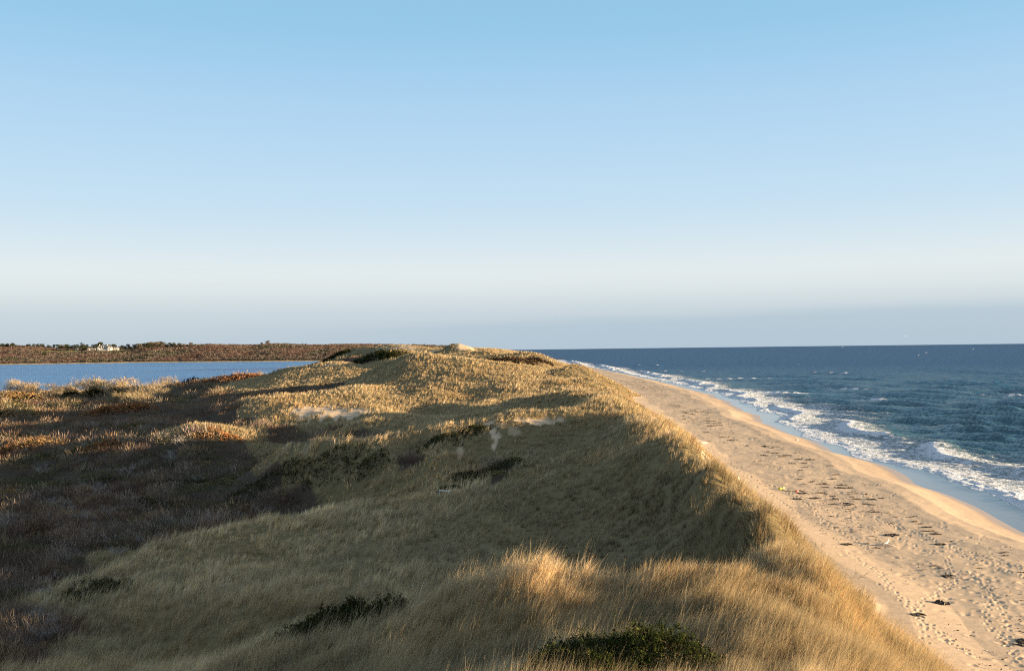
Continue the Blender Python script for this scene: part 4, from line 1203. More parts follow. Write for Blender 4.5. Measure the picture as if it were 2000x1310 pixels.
def build_shrubs():
    dark = [(0.034, 0.039, 0.014), (0.044, 0.048, 0.016), (0.025, 0.031, 0.012), (0.07, 0.06, 0.02)]
    fresh = [(0.030, 0.040, 0.012), (0.042, 0.052, 0.014), (0.022, 0.030, 0.010), (0.11, 0.11, 0.028)]
    evergreen('bayberry_shrub', 'large glossy green shrub with yellow-tipped leaves in the nearest dune grass', 1180, 1318, 2.7, 2.1, 1.1, 0.05, 3000, cols=fresh, near=True, cat='shrub')
    evergreen('bayberry_shrub', 'long dark green shrub lying along the pale crest of the near dune', 640, 1232, 2.2, 0.8, 0.85, 0.16, 1200, cols=dark, near=True, at=P(640, 1232, 38.0)[:2])
    evergreen('bayberry_shrub', 'short dark green shrub topping the pale near crest, beside the long one', 745, 1204, 1.1, 0.6, 0.8, 0.10, 420, cols=dark, near=True, at=P(738, 1206, 37.0)[:2])
    for (u, v, rx, ry, h, n, lab) in [
        (205, 1152, 2.0, 1.3, 0.85, 420, 'round dark olive shrub alone on the shaded western grass slope'),
        (160, 1166, 1.3, 0.9, 0.55, 220, 'low flat dark shrub just downslope of the round olive shrub'),
        (965, 922, 3.6, 2.2, 0.8, 420, 'broad dark green shrub mat in the hollow below the bare sand chute'),
        (905, 935, 1.8, 1.2, 0.6, 200, 'small dark shrub patch at the left end of the shaded hollow'),
        (885, 958, 1.9, 1.0, 0.5, 200, 'dark shrub patch next to the pale plank on the grass slope'),
        (640, 912, 4.2, 2.2, 1.0, 420, 'big dark green shrub clump at the foot of the middle grassy spur'),
        (725, 912, 2.2, 1.4, 0.9, 240, 'dark shrub at the narrow end of the purple scrub gully'),
        (860, 862, 2.8, 1.2, 0.7, 240, 'dark green shrub strip at the head of the scrub gully'),
        (925, 846, 2.0, 1.1, 0.6, 200, 'dark shrub patch left of the bare white sand chute'),
        (520, 952, 4.6, 1.8, 0.9, 420, 'wide dark olive shrub mat where the scrub meets the grass slope'),
        (400, 948, 4.8, 1.8, 0.9, 420, 'wide dark olive shrub mat in the middle of the shaded scrub'),
        (180, 950, 3.6, 1.6, 0.9, 340, 'dark olive shrub mat among grey twigs in the shaded scrub'),
        (300, 985, 2.6, 1.4, 0.9, 260, 'small rounded dark shrub in the shaded scrub below the olive mats'),
        (95, 1040, 2.3, 1.3, 0.8, 260, 'dark green shrub in the nearer scrub close to the left edge'),
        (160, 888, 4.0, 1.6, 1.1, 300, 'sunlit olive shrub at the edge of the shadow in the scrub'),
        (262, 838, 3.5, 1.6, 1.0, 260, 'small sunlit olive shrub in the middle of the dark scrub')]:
        evergreen('bayberry_shrub', lab, u, v, rx, ry, h, random.uniform(-0.2, 0.2), n, cols=dark if 'sunlit' not in lab else [(0.11, 0.095, 0.028), (0.14, 0.11, 0.035), (0.085, 0.08, 0.026), (0.17, 0.12, 0.04)])  # sunlit shrubs get a lighter palette: sunlight put into leaf colour
    for (u, v, rx, ry, h, n, lab) in [(722, 704, 11.0, 5.0, 2.6, 420, 'dark shrub cover added to stand for shade on the dune behind the main hump'), (765, 697, 7.0, 4.0, 2.0, 260, 'dark shrub added to stand for shade at the right end of the dune behind the main hump'),  # both mats added as dark stand-ins for shade on the dune face
                                      (655, 697, 14.0, 6.0, 2.5, 300, 'distant dark shrub patch where the far dunes meet the brown hills')]:
        evergreen('evergreen_shrub', lab, u, v, rx, ry, h, 0.0, n, cols=dark)
    evergreen('heath_bush', 'dark brown brush added to stand for the dark eroded bluff face near the far end of the dunes', 1000, 707, 9.0, 4.0, 1.6, 0.0, 420, cols=[(0.07, 0.045, 0.032), (0.10, 0.065, 0.045), (0.05, 0.035, 0.026), (0.13, 0.085, 0.05)], cat='bush')  # this brush and the next added to darken the eroded bluff
    evergreen('heath_bush', 'small dark brown brush patch added to darken the bluff edge beside the far beach', 1050, 707, 5.0, 3.0, 1.4, 0.0, 220, cols=[(0.07, 0.045, 0.032), (0.10, 0.065, 0.045), (0.05, 0.035, 0.026), (0.13, 0.085, 0.05)], cat='bush')
    rus = [(0.30, 0.125, 0.05), (0.34, 0.15, 0.06), (0.24, 0.105, 0.05), (0.36, 0.20, 0.09)]
    for (u, v, rx, ry, h, n, lab) in [
        (232, 806, 9.0, 4.0, 2.2, 900, 'large rust-red mound of heath in front of the pale pond-side thicket'),
        (15, 890, 4.2, 2.0, 1.5, 380, 'rust-coloured heath mound at the left edge of the sunlit scrub'),
        (70, 876, 4.8, 2.0, 1.5, 380, 'tan and rust heath mound in the sunlit part of the scrub'),
        (200, 880, 3.0, 1.5, 1.4, 300, 'orange-topped heath mound right of the sunlit scrub'),
        (20, 978, 1.9, 1.2, 1.5, 300, 'pinkish tan bush catching the last sun above the shaded scrub'),
        (125, 1128, 0.9, 0.6, 0.7, 200, 'small orange-tan bush at the foot of the western grass slope'),
        (420, 852, 3.6, 1.6, 1.0, 280, 'sunlit pinkish heath bush below the blowout'),
        (40, 780, 8.0, 4.0, 2.2, 500, 'golden brown heath mound by the pond at the left edge'),
        (30, 812, 6.0, 3.0, 1.6, 400, 'rust heath mound just in front of the golden mound by the pond'),
        (480, 741, 14.0, 5.0, 2.0, 500, 'rust-coloured shrub bank on the pond shore below the second dune')]:
        evergreen('heath_bush', lab, u, v, rx, ry, h, 0.0, n, cols=rus if 'golden' not in lab and 'tan ' not in lab else [(0.32, 0.20, 0.085), (0.27, 0.165, 0.07), (0.36, 0.23, 0.11), (0.22, 0.13, 0.06)], cat='bush')
    # bleached dead shrubs
    pr = [bare_shrub_proto('dead_shrub', '', 'dead shrub', 1.5, 0.022, DEADWOOD, 41 + i, 6, 2, 0.55, 0.42, [(0.25, 0.23, 0.215), (0.20, 0.18, 0.17)], 160, twl=0.32) for i in range(3)]
    used = [[], [], []]
    for i, (u, v, s, lab) in enumerate([
        (22, 1225, 0.7, 'pale dead shrub with crooked stems at the left edge of the near scrub'), (68, 1210, 0.7, 'pale crooked dead shrub beside the one at the left edge'),
        (45, 1268, 0.6, 'small grey dead shrub low in the near scrub'), (60, 1110, 1.0, 'tall grey dead shrub with tangled twigs in the near scrub'),
        (230, 1085, 0.8, 'thin grey dead shrub close to the edge of the grass slope'), (345, 1036, 1.2, 'white-twigged dead shrub, first of the pale row under the slope'),
        (372, 1036, 1.1, 'white-twigged dead shrub, second of the pale row under the slope'), (420, 1026, 1.3, 'brightest white-twigged dead shrub at the middle of the pale row'),
        (455, 1016, 1.2, 'white-twigged dead shrub at the upper end of the pale row'), (300, 1045, 1.1, 'grey dead shrub just left of the pale row of dead shrubs'),
        (218, 1052, 1.0, 'leaning dead shrub with a forked white stem in the shaded scrub'), (160, 1020, 1.1, 'grey dead shrub in the middle of the shaded scrub'),
        (105, 985, 1.1, 'grey dead shrub standing above an olive mat in the scrub'), (245, 930, 1.3, 'upright pale dead shrub among the grey twigs'),
        (80, 925, 1.4, 'pale upright twigs of a dead shrub below the sunlit scrub'), (190, 975, 1.1, 'low pale dead shrub with spreading twigs near the olive mat'),
        (335, 905, 1.5, 'upright grey dead shrub beyond the shaded scrub'), (350, 868, 1.4, 'single leaning dead shrub by the sunlit olive shrub')]):
        k = i % 3; place(pr[k], used[k], u, v, s=s, label=lab, sink=0.1)
    cnt = 0
    while cnt < 90:
        u, v = random.uniform(-10, 620), random.uniform(905, 1290)
        d = ray(u, v); yy = (1.0 - CAM_H) / d[2]; xx = d[0] * yy
        if float(grid_at(SCRUB, xx, yy)) < 0.6 or fbm(np.float64(xx / 6), np.float64(yy / 6), 333, 2) < -0.05: continue
        k = random.randrange(3)
        dup(pr[k], (xx, yy, float(ground_z(xx, yy)) - 0.05), random.uniform(0, 6.28), random.uniform(0.7, 1.15) * (0.6 if yy < 62 else 1.0), 'grey-white leafless shrub in the shaded thicket', 'grey-white leafless shrubs of the shaded thicket'); cnt += 1
    # bare twigs on the seaward edge
    pe = bare_shrub_proto('twig_shrub', '', 'bare shrub', 1.0, 0.012, BARK, 77, 5, 2, 0.45, 0.2, part='branches', out=0.9)
    ue = []
    for (u, v, s, lab) in [(1668, 1128, 1.1, 'bare brown twigs sticking out over the sand from the dune edge'), (1598, 1068, 0.9, 'bare twigs on the dune edge beside the dark bowl'), (1480, 1012, 0.9, 'thin bare twigs on the rusty dune edge above the bowl')]:
        place(pe, ue, u, v, s=s, label=lab)
    # pond-side trees
    tan = [(0.33, 0.25, 0.14), (0.27, 0.20, 0.11), (0.37, 0.29, 0.18), (0.22, 0.16, 0.09)]
    pt = [bare_shrub_proto('bare_tree', '', 'tree', 4.6, 0.085, plain_material('pale_bark', (0.33, 0.29, 0.23), 0.9, 0.3, 2.0), 91 + i, 5, 3, 0.5, 0.2, tan, 900, part='trunk', twl=0.9) for i in range(3)]
    ut = [[], [], []]
    for i, (u, y, s, lab) in enumerate([
        (150, 345, 1.0, 'pale bare tree at the left end of the pond-side thicket'), (172, 338, 1.0, 'pale bare tree beside a dark evergreen in the pond-side thicket'),
        (198, 335, 1.15, 'tall bare tree, first of the tallest pair by the pond'), (216, 332, 1.2, 'tallest bare tree with a wide crown by the pond'),
        (236, 330, 1.1, 'bare tree with a leaning pale trunk by the pond'), (254, 326, 1.0, 'tan bare tree in the right half of the pond-side thicket'),
        (272, 318, 1.0, 'tan bare tree with white stems below its crown'), (292, 310, 0.95, 'bare tree with feathery top near the end of the thicket'),
        (306, 300, 0.8, 'small tan bare tree closing the pond-side thicket'), (262, 288, 0.75, 'low bare tree with white trunks in front of the thicket'),
        (286, 280, 0.7, 'low white-stemmed bare tree behind the rust-red mound'), (240, 292, 0.7, 'low pale tree between thicket and rust-red mound'),
        (120, 350, 0.7, 'small bare tree at the low gap in front of the pond'), (15, 350, 0.9, 'golden bare tree by the pond at the left edge'), (45, 348, 0.95, 'golden bare tree, second from the left edge by the pond'),
        (78, 350, 0.85, 'golden bare tree left of the low gap by the pond'), (330, 420, 0.8, 'greyish bare tree beside the dark round shrub on the far shore path'), (512, 395, 0.8, 'pinkish bare tree on the pond shore by the second dune')]):
        k = i % 3; place(pt[k], ut[k], u, 770, y=y, s=(s * 1.6, s * 1.6, s * 1.15), label=lab, sink=0.2)
    for (u, y, rx, h, lab) in [(185, 332, 4.0, 3.6, 'dark evergreen shrub inside the pond-side thicket'), (243, 322, 4.2, 3.4, 'dark evergreen shrub under the tallest bare trees'), (376, 430, 5.5, 3.6, 'dark round evergreen shrub against the pond'), (350, 425, 6, 2.6, 'dark low shrub left of the round evergreen by the pond'), (140, 344, 3.0, 3.0, 'small dark evergreen shrub at the left end of the pond-side thicket')]:
        evergreen('evergreen_shrub', lab, u, 770, rx, rx * 0.6, h, 0, 260, at=(S_of(u, 770) * y, y), cols=dark)


def build_beach():
    # seaweed clumps
    def clump(seed, n, R, H, mat):
        rg = random.Random(seed); mb = MB()
        for i in range(n):
            a = rg.uniform(0, 6.28); rr = R * math.sqrt(rg.random()); x, y = rr * math.cos(a) * 1.5, rr * math.sin(a) * 0.8
            hh = H * (1 - (rr / R) ** 1.5) * rg.uniform(0.4, 1.0) + 0.015
            b = rg.uniform(0, 6.28); l = R * rg.uniform(0.25, 0.6)
            mb.tube([(x - math.cos(b) * l, y - math.sin(b) * l, -0.01), (x, y, hh), (x + math.cos(b + .6) * l, y + math.sin(b + .6) * l, rg.uniform(0, hh * 0.6))], [0.012 + 0.02 * R, 0.03 + 0.05 * R, 0.012], 4)
        for i in range(3): mb.ellipsoid((rg.uniform(-.4, .4) * R, rg.uniform(-.3, .3) * R, 0), (R * 0.7, R * 0.5, H * 0.55), None, 7, 4, 0.25)
        return mb.build('seaweed_clump', mat)
    big = [clump(3, 26, 0.36, 0.22, WEED), clump(5, 26, 0.42, 0.16, WEED)]
    o = big[0]; tag(o, 'dark heap of seaweed standing alone on the lower right beach', 'seaweed'); x, y = on_beach(1836, 1192, 2.2); o.location = (x, y, float(ground_z(x, y)))
    o2 = big[1]; x, y = on_beach(1738, 1049, 2.2); o2.location = (x, y, float(ground_z(x, y))); o2.rotation_euler = (0, 0, 0.3); tag(o2, 'long dark seaweed heap just beyond the white driftwood branch', 'seaweed')
    for (u, v, rot, sc, lab) in [(1996, 1262, 1.0, 0.8, 'dark seaweed heap cut by the right edge of the beach'), (1835, 1065, 0.2, 0.7, 'seaweed heap at the right of the trampled sand'), (1850, 1130, 0.4, 0.75, 'flat seaweed heap beyond the lone dark heap'),
                                 (1565, 968, 0.5, 0.9, 'dark seaweed heap against the red float'), (1588, 978, 0.4, 0.9, 'stretched dark seaweed heap right of the red float'), (1650, 1075, 0.2, 0.8, 'seaweed strand left of the driftwood branch'), (1790, 1225, 0.2, 0.7, 'thin dark seaweed strand between footprints near the dune'), (1700, 975, 0.2, 0.8, 'seaweed heap beside the upper edge of the trampled sand')]:
        c = o2.copy(); COL.objects.link(c); x, y = on_beach(u, v, 2.2); c.location = (x, y, float(ground_z(x, y))); c.rotation_euler = (0, 0, rot); c.scale = (sc,) * 3; c['label'] = lab
    protos = [clump(11, 9, 0.20, 0.09, WEED), clump(12, 8, 0.16, 0.07, WEED), clump(13, 8, 0.22, 0.07, WEED2), clump(14, 7, 0.14, 0.08, WEED)]
    LABS = ['small dark scrap of dried seaweed strewn on the upper beach', 'small dark scrap of dried seaweed strewn on the upper beach', 'flat brown scrap of dried seaweed strewn on the upper beach', 'small dark scrap of dried seaweed strewn on the upper beach']
    GR = ['dark seaweed scraps along the wrack lines', 'dark seaweed scraps along the wrack lines', 'brown seaweed scraps along the wrack lines', 'dark seaweed scraps along the wrack lines']
    first = [True] * 4; cnt = 0
    while cnt < 230:
        y = math.exp(random.uniform(math.log(43), math.log(240)))
        tt = float(toe_x(np.float64(y))); ss = float(shore_x(np.float64(y)))
        f = random.choice([random.gauss(0.30, 0.07), random.gauss(0.44, 0.05), random.gauss(0.38, 0.14)])
        if f < 0.1 or f > 0.62: continue
        if fbm(np.float64(y / 16), np.float64(f * 5), 57, 3) < random.uniform(-0.5, 0.25): continue
        x = tt + f * (ss - tt)
        k = random.randrange(4); s = random.uniform(0.3, 1.1) * (1.0 if y < 90 else 1.5)
        if first[k]: c = protos[k]; first[k] = False
        else: c = protos[k].copy(); COL.objects.link(c)
        c.location = (x, y, float(ground_z(x, y)) + 0.005); c.rotation_euler = (0, 0, random.gauss(0.0, 0.35) + 0.15); c.scale = (s * 1.35, s * 0.8, s)
        tag(c, LABS[k], 'seaweed', GR[k]); cnt += 1
    # litter of tiny wrack
    n = 15000
    y = np.exp(RNG.uniform(math.log(42), math.log(420), n)); tt = toe_x(y); ss = shore_x(y)
    f = np.where(RNG.random(n) < 0.55, RNG.normal(0.33, 0.10, n), RNG.uniform(0.05, 0.62, n))
    x = tt + f * (ss - tt)
    dn = fbm(x / 5, y / 11, 631, 4) + 0.45 * fbm(x / 1.5, y / 2.5, 633, 3)
    ok = (dn > RNG.uniform(-0.25, 0.75, n)) & (f > 0.04) & (f < 0.66)
    x, y = x[ok], y[ok]; n = len(x); z = ground_z(x, y) + 0.012
    px = y / (F / 2000 * 1024)
    a = RNG.normal(0.1, 0.7, n); L = np.maximum(RNG.uniform(0.05, 0.22, n), 0.7 * px); w = np.maximum(L * 0.35, 0.45 * px)
    d = np.c_[np.cos(a), np.sin(a), RNG.uniform(0.0, 0.5, n)]
    V, T, C = leaves(np.c_[x, y, z], unit(d), L, w, pick([(0.05, 0.033, 0.022), (0.12, 0.075, 0.045), (0.03, 0.022, 0.018), (0.18, 0.12, 0.08)], [1, 1, 0.8, 0.6], n))
    C = C.reshape(-1, 3)
    tag(mesh_np('wrack_litter', V, T, SCRUB_MAT, cols=C), 'countless dark bits of dried wrack scattered over the upper beach', 'wrack', kind='stuff')
    # driftwood branch
    x, y = on_beach(1728, 1072, 2.2); z = float(ground_z(x, y))
    mb = MB()
    mb.tube([(-0.75, 0.35, 0.02), (-0.35, 0.1, 0.10), (0.0, 0.0, 0.16), (0.3, 0.2, 0.24), (0.55, 0.6, 0.34), (0.75, 0.95, 0.42)], [0.05, 0.075, 0.09, 0.075, 0.055, 0.025], 8)
    mb.tube([(-0.02, 0, 0.15), (0.35, -0.25, 0.08), (0.8, -0.55, 0.02)], [0.06, 0.05, 0.03], 7)
    mb.tube([(0.28, 0.2, 0.34), (0.12, 0.42, 0.5)], [0.03, 0.012], 6)
    o = mb.build('driftwood_branch', DRIFT, None, True); o.location = (x, y, z); o.scale = (0.8,) * 3; tag(o, 'bleached forked driftwood branch lying on the trampled sand', 'driftwood')
    x, y = on_beach(1369, 872, 2.4); mb = MB(); mb.tube([(-0.8, 0, 0.08), (0, 0.05, 0.14), (0.9, -0.05, 0.1)], [0.11, 0.14, 0.09], 8)
    o = mb.build('driftwood_log', DRIFT, None, True); o.location = (x, y, float(ground_z(x, y))); tag(o, 'short grey driftwood log near the foot of the dune', 'driftwood')
    x, y, z = hit(868, 969); mb = MB(); mb.box(-0.55, 0.55, -0.12, 0.12, 0.45, 0.5); mb.box(-0.5, -0.44, -0.05, 0.05, 0.0, 0.448); mb.box(0.44, 0.5, -0.05, 0.05, 0.0, 0.448)
    o = mb.build('weathered_plank', plain_material('pale_plank', (0.6, 0.57, 0.52), 0.8, 0.2, 4.0)); o.location = (x, y, z + 0.05); o.rotation_euler = (0.05, 0.06, -0.25); tag(o, 'pale weathered plank caught in the grass of the shaded slope', 'plank')
    # fishing floats and rope
    def buoy(col, uv, rot, label, s):
        x, y = on_beach(*uv, 2.25); t = thing('fishing_float', label, 'float', (x, y, float(ground_z(x, y)) + 0.14 * s), 0)
        M = Matrix.Rotation(rot, 4, 'Z') @ Matrix.Rotation(math.radians(88), 4, 'Y')
        mb = MB(); mb.lathe([(0.03, -0.24), (0.10, -0.22), (0.14, -0.12), (0.145, 0.08), (0.12, 0.18), (0.05, 0.24)], 14, M @ Matrix.Scale(s, 4)); mb.build('body', plain_material('float_paint_' + label.split()[0], col, 0.45, 0.15, 4.0, 0, 0.5), t, True)
        mb = MB(); mb.lathe([(0.018, -0.44), (0.018, 0.32)], 8, M @ Matrix.Scale(s, 4)); mb.build('spindle', DRIFT, t)
        return x, y
    x1, y1 = buoy((0.50, 0.46, 0.06), (1524, 961), 0.2, 'yellow fishing float lying at the end of a rope on the sand', 0.85)
    buoy((0.55, 0.52, 0.20), (1530, 959), 1.0, 'pale yellow fishing float touching the brighter yellow one', 0.8)
    x2, y2 = buoy((0.50, 0.13, 0.08), (1556, 965), 0.1, 'red fishing float against a dark seaweed heap', 0.8)
    mb = MB(); rp = []
    for i in range(25):
        q = i / 24; xx = x1 + (x2 - x1) * q + 0.12 * math.sin(q * 15); yy = y1 + (y2 - y1) * q + 0.25 * math.sin(q * 9)
        rp.append((xx, yy, float(ground_z(xx, yy)) + 0.03))
    mb.tube(rp, [0.03] * 25, 6); o = mb.build('rope', plain_material('green_rope', (0.30, 0.34, 0.12), 0.8, 0.3, 20.0)); tag(o, 'yellow-green rope stretched between the yellow and red floats', 'rope')
    x, y = on_beach(1441, 946, 2.4); t = thing('round_float', 'round white float alone on the sand by the dune foot', 'float', (x, y, float(ground_z(x, y)) + 0.14))
    mb = MB(); mb.ellipsoid((0, 0, 0), (0.19, 0.19, 0.18), None, 14, 10); mb.build('body', plain_material('white_float', (0.8, 0.78, 0.74), 0.5, 0.1, 3.0), t, True)
    mb = MB(); mb.lathe([(0.05, 0.15), (0.05, 0.24), (0.03, 0.26)], 10); mb.build('neck', DRIFT, t)
    # gulls
    white = plain_material('gull_white', (0.82, 0.80, 0.77), 0.7, 0.05, 10.0); grey = plain_material('gull_grey', (0.33, 0.34, 0.36), 0.7, 0.1, 10.0)
    yel = plain_material('gull_bill', (0.70, 0.45, 0.10), 0.5, 0.1, 10.0); blk = plain_material('gull_black', (0.02, 0.02, 0.02), 0.6, 0.1, 5.0)
    def sweep(mb, rows, n=12):
        base = len(mb.v)
        for (cx, cz, ry_, rz_) in rows:
            for k in range(n):
                a = 2 * math.pi * k / n; mb.v.append((cx, ry_ * math.cos(a), cz + rz_ * math.sin(a)))
        for i in range(len(rows) - 1):
            for k in range(n):
                q = base + i * n; mb.f.append((q + k, q + (k + 1) % n, q + n + (k + 1) % n, q + n + k))
        mb.f.append(tuple(base + k for k in range(n))[::-1]); mb.f.append(tuple(base + (len(rows) - 1) * n + k for k in range(n)))
    x, y = on_beach(1557, 864, 1.2); z = float(ground_z(x, y))
    t = thing('gull', 'white gull with grey wings standing on the wet sand by the waterline', 'gull', (x, y, z), math.radians(25))
    mb = MB(); sweep(mb, [(-0.30, 0.26, 0.012, 0.006), (-0.22, 0.265, 0.035, 0.02), (-0.12, 0.27, 0.07, 0.06), (0.0, 0.275, 0.095, 0.09), (0.10, 0.30, 0.085, 0.085), (0.16, 0.35, 0.06, 0.055), (0.185, 0.40, 0.045, 0.04), (0.205, 0.435, 0.048, 0.045), (0.24, 0.445, 0.04, 0.036), (0.265, 0.44, 0.016, 0.014)])
    mb.build('body', white, t, True)
    for sy in (1, -1):
        mb = MB(); mb.ellipsoid((-0.05, sy * 0.085, 0.30), (0.19, 0.022, 0.065), None, 10, 7); w = mb.build('wing', grey, t, True)
        mb = MB(); mb.tube([(-0.2, sy * 0.08, 0.29), (-0.36, sy * 0.03, 0.27)], [0.03, 0.006], 6); mb.build('wing_tip', blk, w, True)
        mb = MB(); mb.tube([(0.02, sy * 0.04, 0.2), (0.0, sy * 0.04, 0.1), (0.01, sy * 0.04, 0.0), (0.07, sy * 0.045, 0.004)], [0.012, 0.009, 0.009, 0.012], 6); mb.build('leg', yel, t)
        mb = MB(); mb.ellipsoid((0.235, sy * 0.038, 0.452), (0.008, 0.006, 0.008), None, 8, 6); mb.build('eye', blk, t, True)
    mb = MB(); mb.tube([(0.262, 0, 0.44), (0.30, 0, 0.435), (0.325, 0, 0.42)], [0.014, 0.011, 0.003], 7); mb.build('bill', yel, t, True)
    for ch in t.children: pass
    t.scale = (1.15,) * 3
    # flying gulls
    t0 = thing('gull', '', 'gull', (0, 0, 0))
    mb = MB(); sweep(mb, [(-0.32, 0, 0.05, 0.008), (-0.2, 0, 0.04, 0.025), (0.0, 0, 0.08, 0.075), (0.14, 0.01, 0.06, 0.06), (0.2, 0.015, 0.045, 0.045), (0.27, 0.01, 0.02, 0.02)]); mb.build('body', white, t0, True)
    mb = MB(); mb.tube([(0.265, 0, 0.01), (0.33, 0, 0.0)], [0.014, 0.004], 6); mb.build('bill', yel, t0)
    for sy in (1, -1):
        mb = MB(); vs = []
        prof = [(0.07, 0.10, 0.02, 0.11), (0.30, 0.13, 0.14, 0.10), (0.52, 0.06, 0.16, 0.075), (0.70, -0.06, 0.10, 0.02)]
        for (yy, cx, zz, c) in prof: vs += [(cx + c * 0.6, sy * yy, zz), (cx - c, sy * yy, zz - 0.005), (cx - c * 0.2, sy * yy, zz + 0.02), (cx - c * 0.2, sy * yy, zz - 0.018)]
        fs = []
        for i in range(3):
            q = i * 4
            for a, b in ((0, 2), (2, 1), (1, 3), (3, 0)): fs.append((q + a, q + b, q + 4 + b, q + 4 + a))
        fs += [(0, 2, 1, 3), (12, 14, 13, 15)]
        mb.add(vs, fs); mb.build('wing', white, t0)
    for i, (u, v, y, rz, lab) in enumerate([(1768, 656, 330, 0.4, 'white gull flying just above the sea horizon'), (1794, 694, 300, 2.6, 'white gull gliding over the sea, lower of the close pair'), (1809, 689, 300, 2.2, 'white gull gliding over the sea, upper of the close pair'),
                                            (1901, 681, 320, 0.9, 'white gull flying alone low over the sea toward the right'), (1646, 678, 420, 3.0, 'small distant gull flying below the horizon over the middle sea'), (1559, 712, 330, 1.8, 'white gull skimming the waves off the far breakers')]):
        if i == 0: o = t0
        else: o = dup(t0, (0, 0, 0))
        o.location = P(u, v, y); o.rotation_euler = (random.uniform(-0.5, 0.5), 0.05, rz); o['label'] = lab; o.scale = (0.85,) * 3


def build_far():
    # pines and leafless trees on the far hills
    def tree_proto(name, H, kind, seed):
        rg = np.random.default_rng(seed); t = thing(name, '', 'tree', (0, 0, 0))
        mb = MB(); mb.tube([(0, 0, -0.6), (0.1, 0, H * 0.35), (0.15, 0.1, H * 0.8)], [0.28, 0.2, 0.06], 6)
        for k in range(5):
            a = k * 1.3 + seed; mb.tube([(0.1, 0, H * (0.35 + 0.08 * k)), (math.cos(a) * H * 0.2, math.sin(a) * H * 0.2, H * (0.5 + 0.08 * k))], [0.1, 0.03], 5)
        mb.build('trunk', TRUNK, t)
        n = 420; parts = []
        for c in range(9):
            a = rg.uniform(0, 6.28); hh = rg.uniform(0.32, 0.86)
            wd = (1.0 - 0.75 * (hh - 0.3)) if kind == 'pine' else 1.0
            cc = np.array([math.cos(a) * H * 0.26 * wd, math.sin(a) * H * 0.26 * wd, H * hh])
            m = n // 9; d = unit(rg.normal(size=(m, 3))); pos = cc + d * rg.uniform(0.3, 1.0, m)[:, None] * H * 0.17 * np.array([1, 1, 0.75])
            pal = [(0.040, 0.048, 0.026), (0.055, 0.060, 0.030), (0.03, 0.037, 0.022)] if kind == 'pine' else [(0.14, 0.11, 0.075), (0.11, 0.085, 0.06), (0.085, 0.078, 0.05)]
            parts.append(leaves(pos, unit(d + np.array([0, 0, 0.5])), rg.uniform(0.7, 1.3, m), rg.uniform(0.35, 0.7, m), pick(pal, [1, 1, 1], m, rg)))
        veg_mesh('crown', parts, LEAF_MAT, t)
        return t
    pines = [tree_proto('pine_tree', 7.5, 'pine', 3 + i) for i in range(3)]; used = [[], [], []]
    decs = [tree_proto('leafless_tree', 7.0, 'dec', 13 + i) for i in range(3)]; used2 = [[], [], []]
    def plant(kind, u, y, s, lab, grp):
        pr, us = (pines, used) if kind == 'p' else (decs, used2)
        k = random.randrange(3); place(pr[k], us[k], u, 680, y=y, s=(s * random.uniform(1.4, 1.9), s * random.uniform(1.3, 1.7), s * random.uniform(1.15, 1.4)), label=lab, group=grp, zfn=hill_z, sink=0.3)
    for u in np.arange(-8, 33, 2.6): plant('p', u + random.uniform(-.8, .8), 2000 + random.uniform(-25, 25), random.uniform(0.55, 0.85), 'dark pine in the even row on the far hilltop at the left edge', 'pines in the row at the left edge')
    for u, s in [(36, .5), (40, .5), (44, .55), (53, .7), (57, .65), (66, .75), (75, .85), (79, .9), (83, .8), (95, .7), (100, .75), (106, .8), (114, .9), (118, 1.0), (122, .95), (126, 1.1), (129, 1.0), (134, .9), (139, .9), (145, .8), (152, .85)]:
        plant('p' if random.random() < 0.75 else 'd', u, 1990 + random.uniform(-40, 20), s, 'dark tree of the loose row on the far hilltop left of the white house', 'trees left of the white house')
    plant('p', 162, 1895, 1.35, 'large round pine just left of the white house', None); plant('p', 165, 1870, 1.0, 'pine standing below the large round pine near the white house', None)
    plant('p', 86, 1700, 0.95, 'lone dark tree under the mown meadow across the pond', None)
    for u, s in [(169, .8), (182, .9), (188, 1.0), (193, 1.5), (197, 1.4), (201, 1.2), (210, 1.2), (219, 1.1), (223, 1.1)]:
        plant('p', u, 1955 + random.uniform(-15, 25), s, 'dark pine standing behind the white house on the far hill', 'pines behind the white house')
    for u, s in [(232, .8), (236, .85), (240, .8), (245, .7), (251, 1.1), (256, .7), (262, .9)]:
        plant('p', u, 1975 + random.uniform(-30, 20), s, 'dark pine right of the white house on the far hilltop', 'pines right of the white house')
    for u in np.arange(265, 388, 4.2):
        s = 1.35 if u < 320 else 1.05 if u < 360 else 0.8
        plant('d' if random.random() < 0.6 else 'p', u + random.uniform(-1.5, 1.5), 1950 + random.uniform(-60, 40), s * random.uniform(0.75, 1.05), 'tree in the dense grove on the far hill between the house and the bare ridge', 'grove right of the white house')
    for u, y, s, lab in [(512, 1990, .7, 'small lone tree on the bare far ridge'), (522, 1990, 1.0, 'tallest lone tree on the bare far ridge'), (590, 1990, .6, 'low tree where the far ridge meets the dunes'), (598, 1985, .6, 'second low tree where the far ridge meets the dunes'), (373, 1980, .9, 'tree at the right end of the far grove')]:
        plant('d', u, y, s, lab, None)
    # houses
    wall = plain_material('white_clapboard', (0.50, 0.47, 0.42), 0.7, 0.08, 1.0); roof = plain_material('grey_shingle', (0.14, 0.13, 0.13), 0.9, 0.25, 1.0); troof = plain_material('tan_shingle', (0.42, 0.31, 0.21), 0.9, 0.2, 1.0)
    glass = plain_material('window_glass', (0.05, 0.06, 0.08), 0.15, 0.1, 1.0, 0, 0.6); trim = plain_material('white_trim', (0.55, 0.53, 0.50), 0.6, 0.05, 1.0); brick = plain_material('chimney_brick', (0.72, 0.68, 0.62), 0.9, 0.2, 1.0)
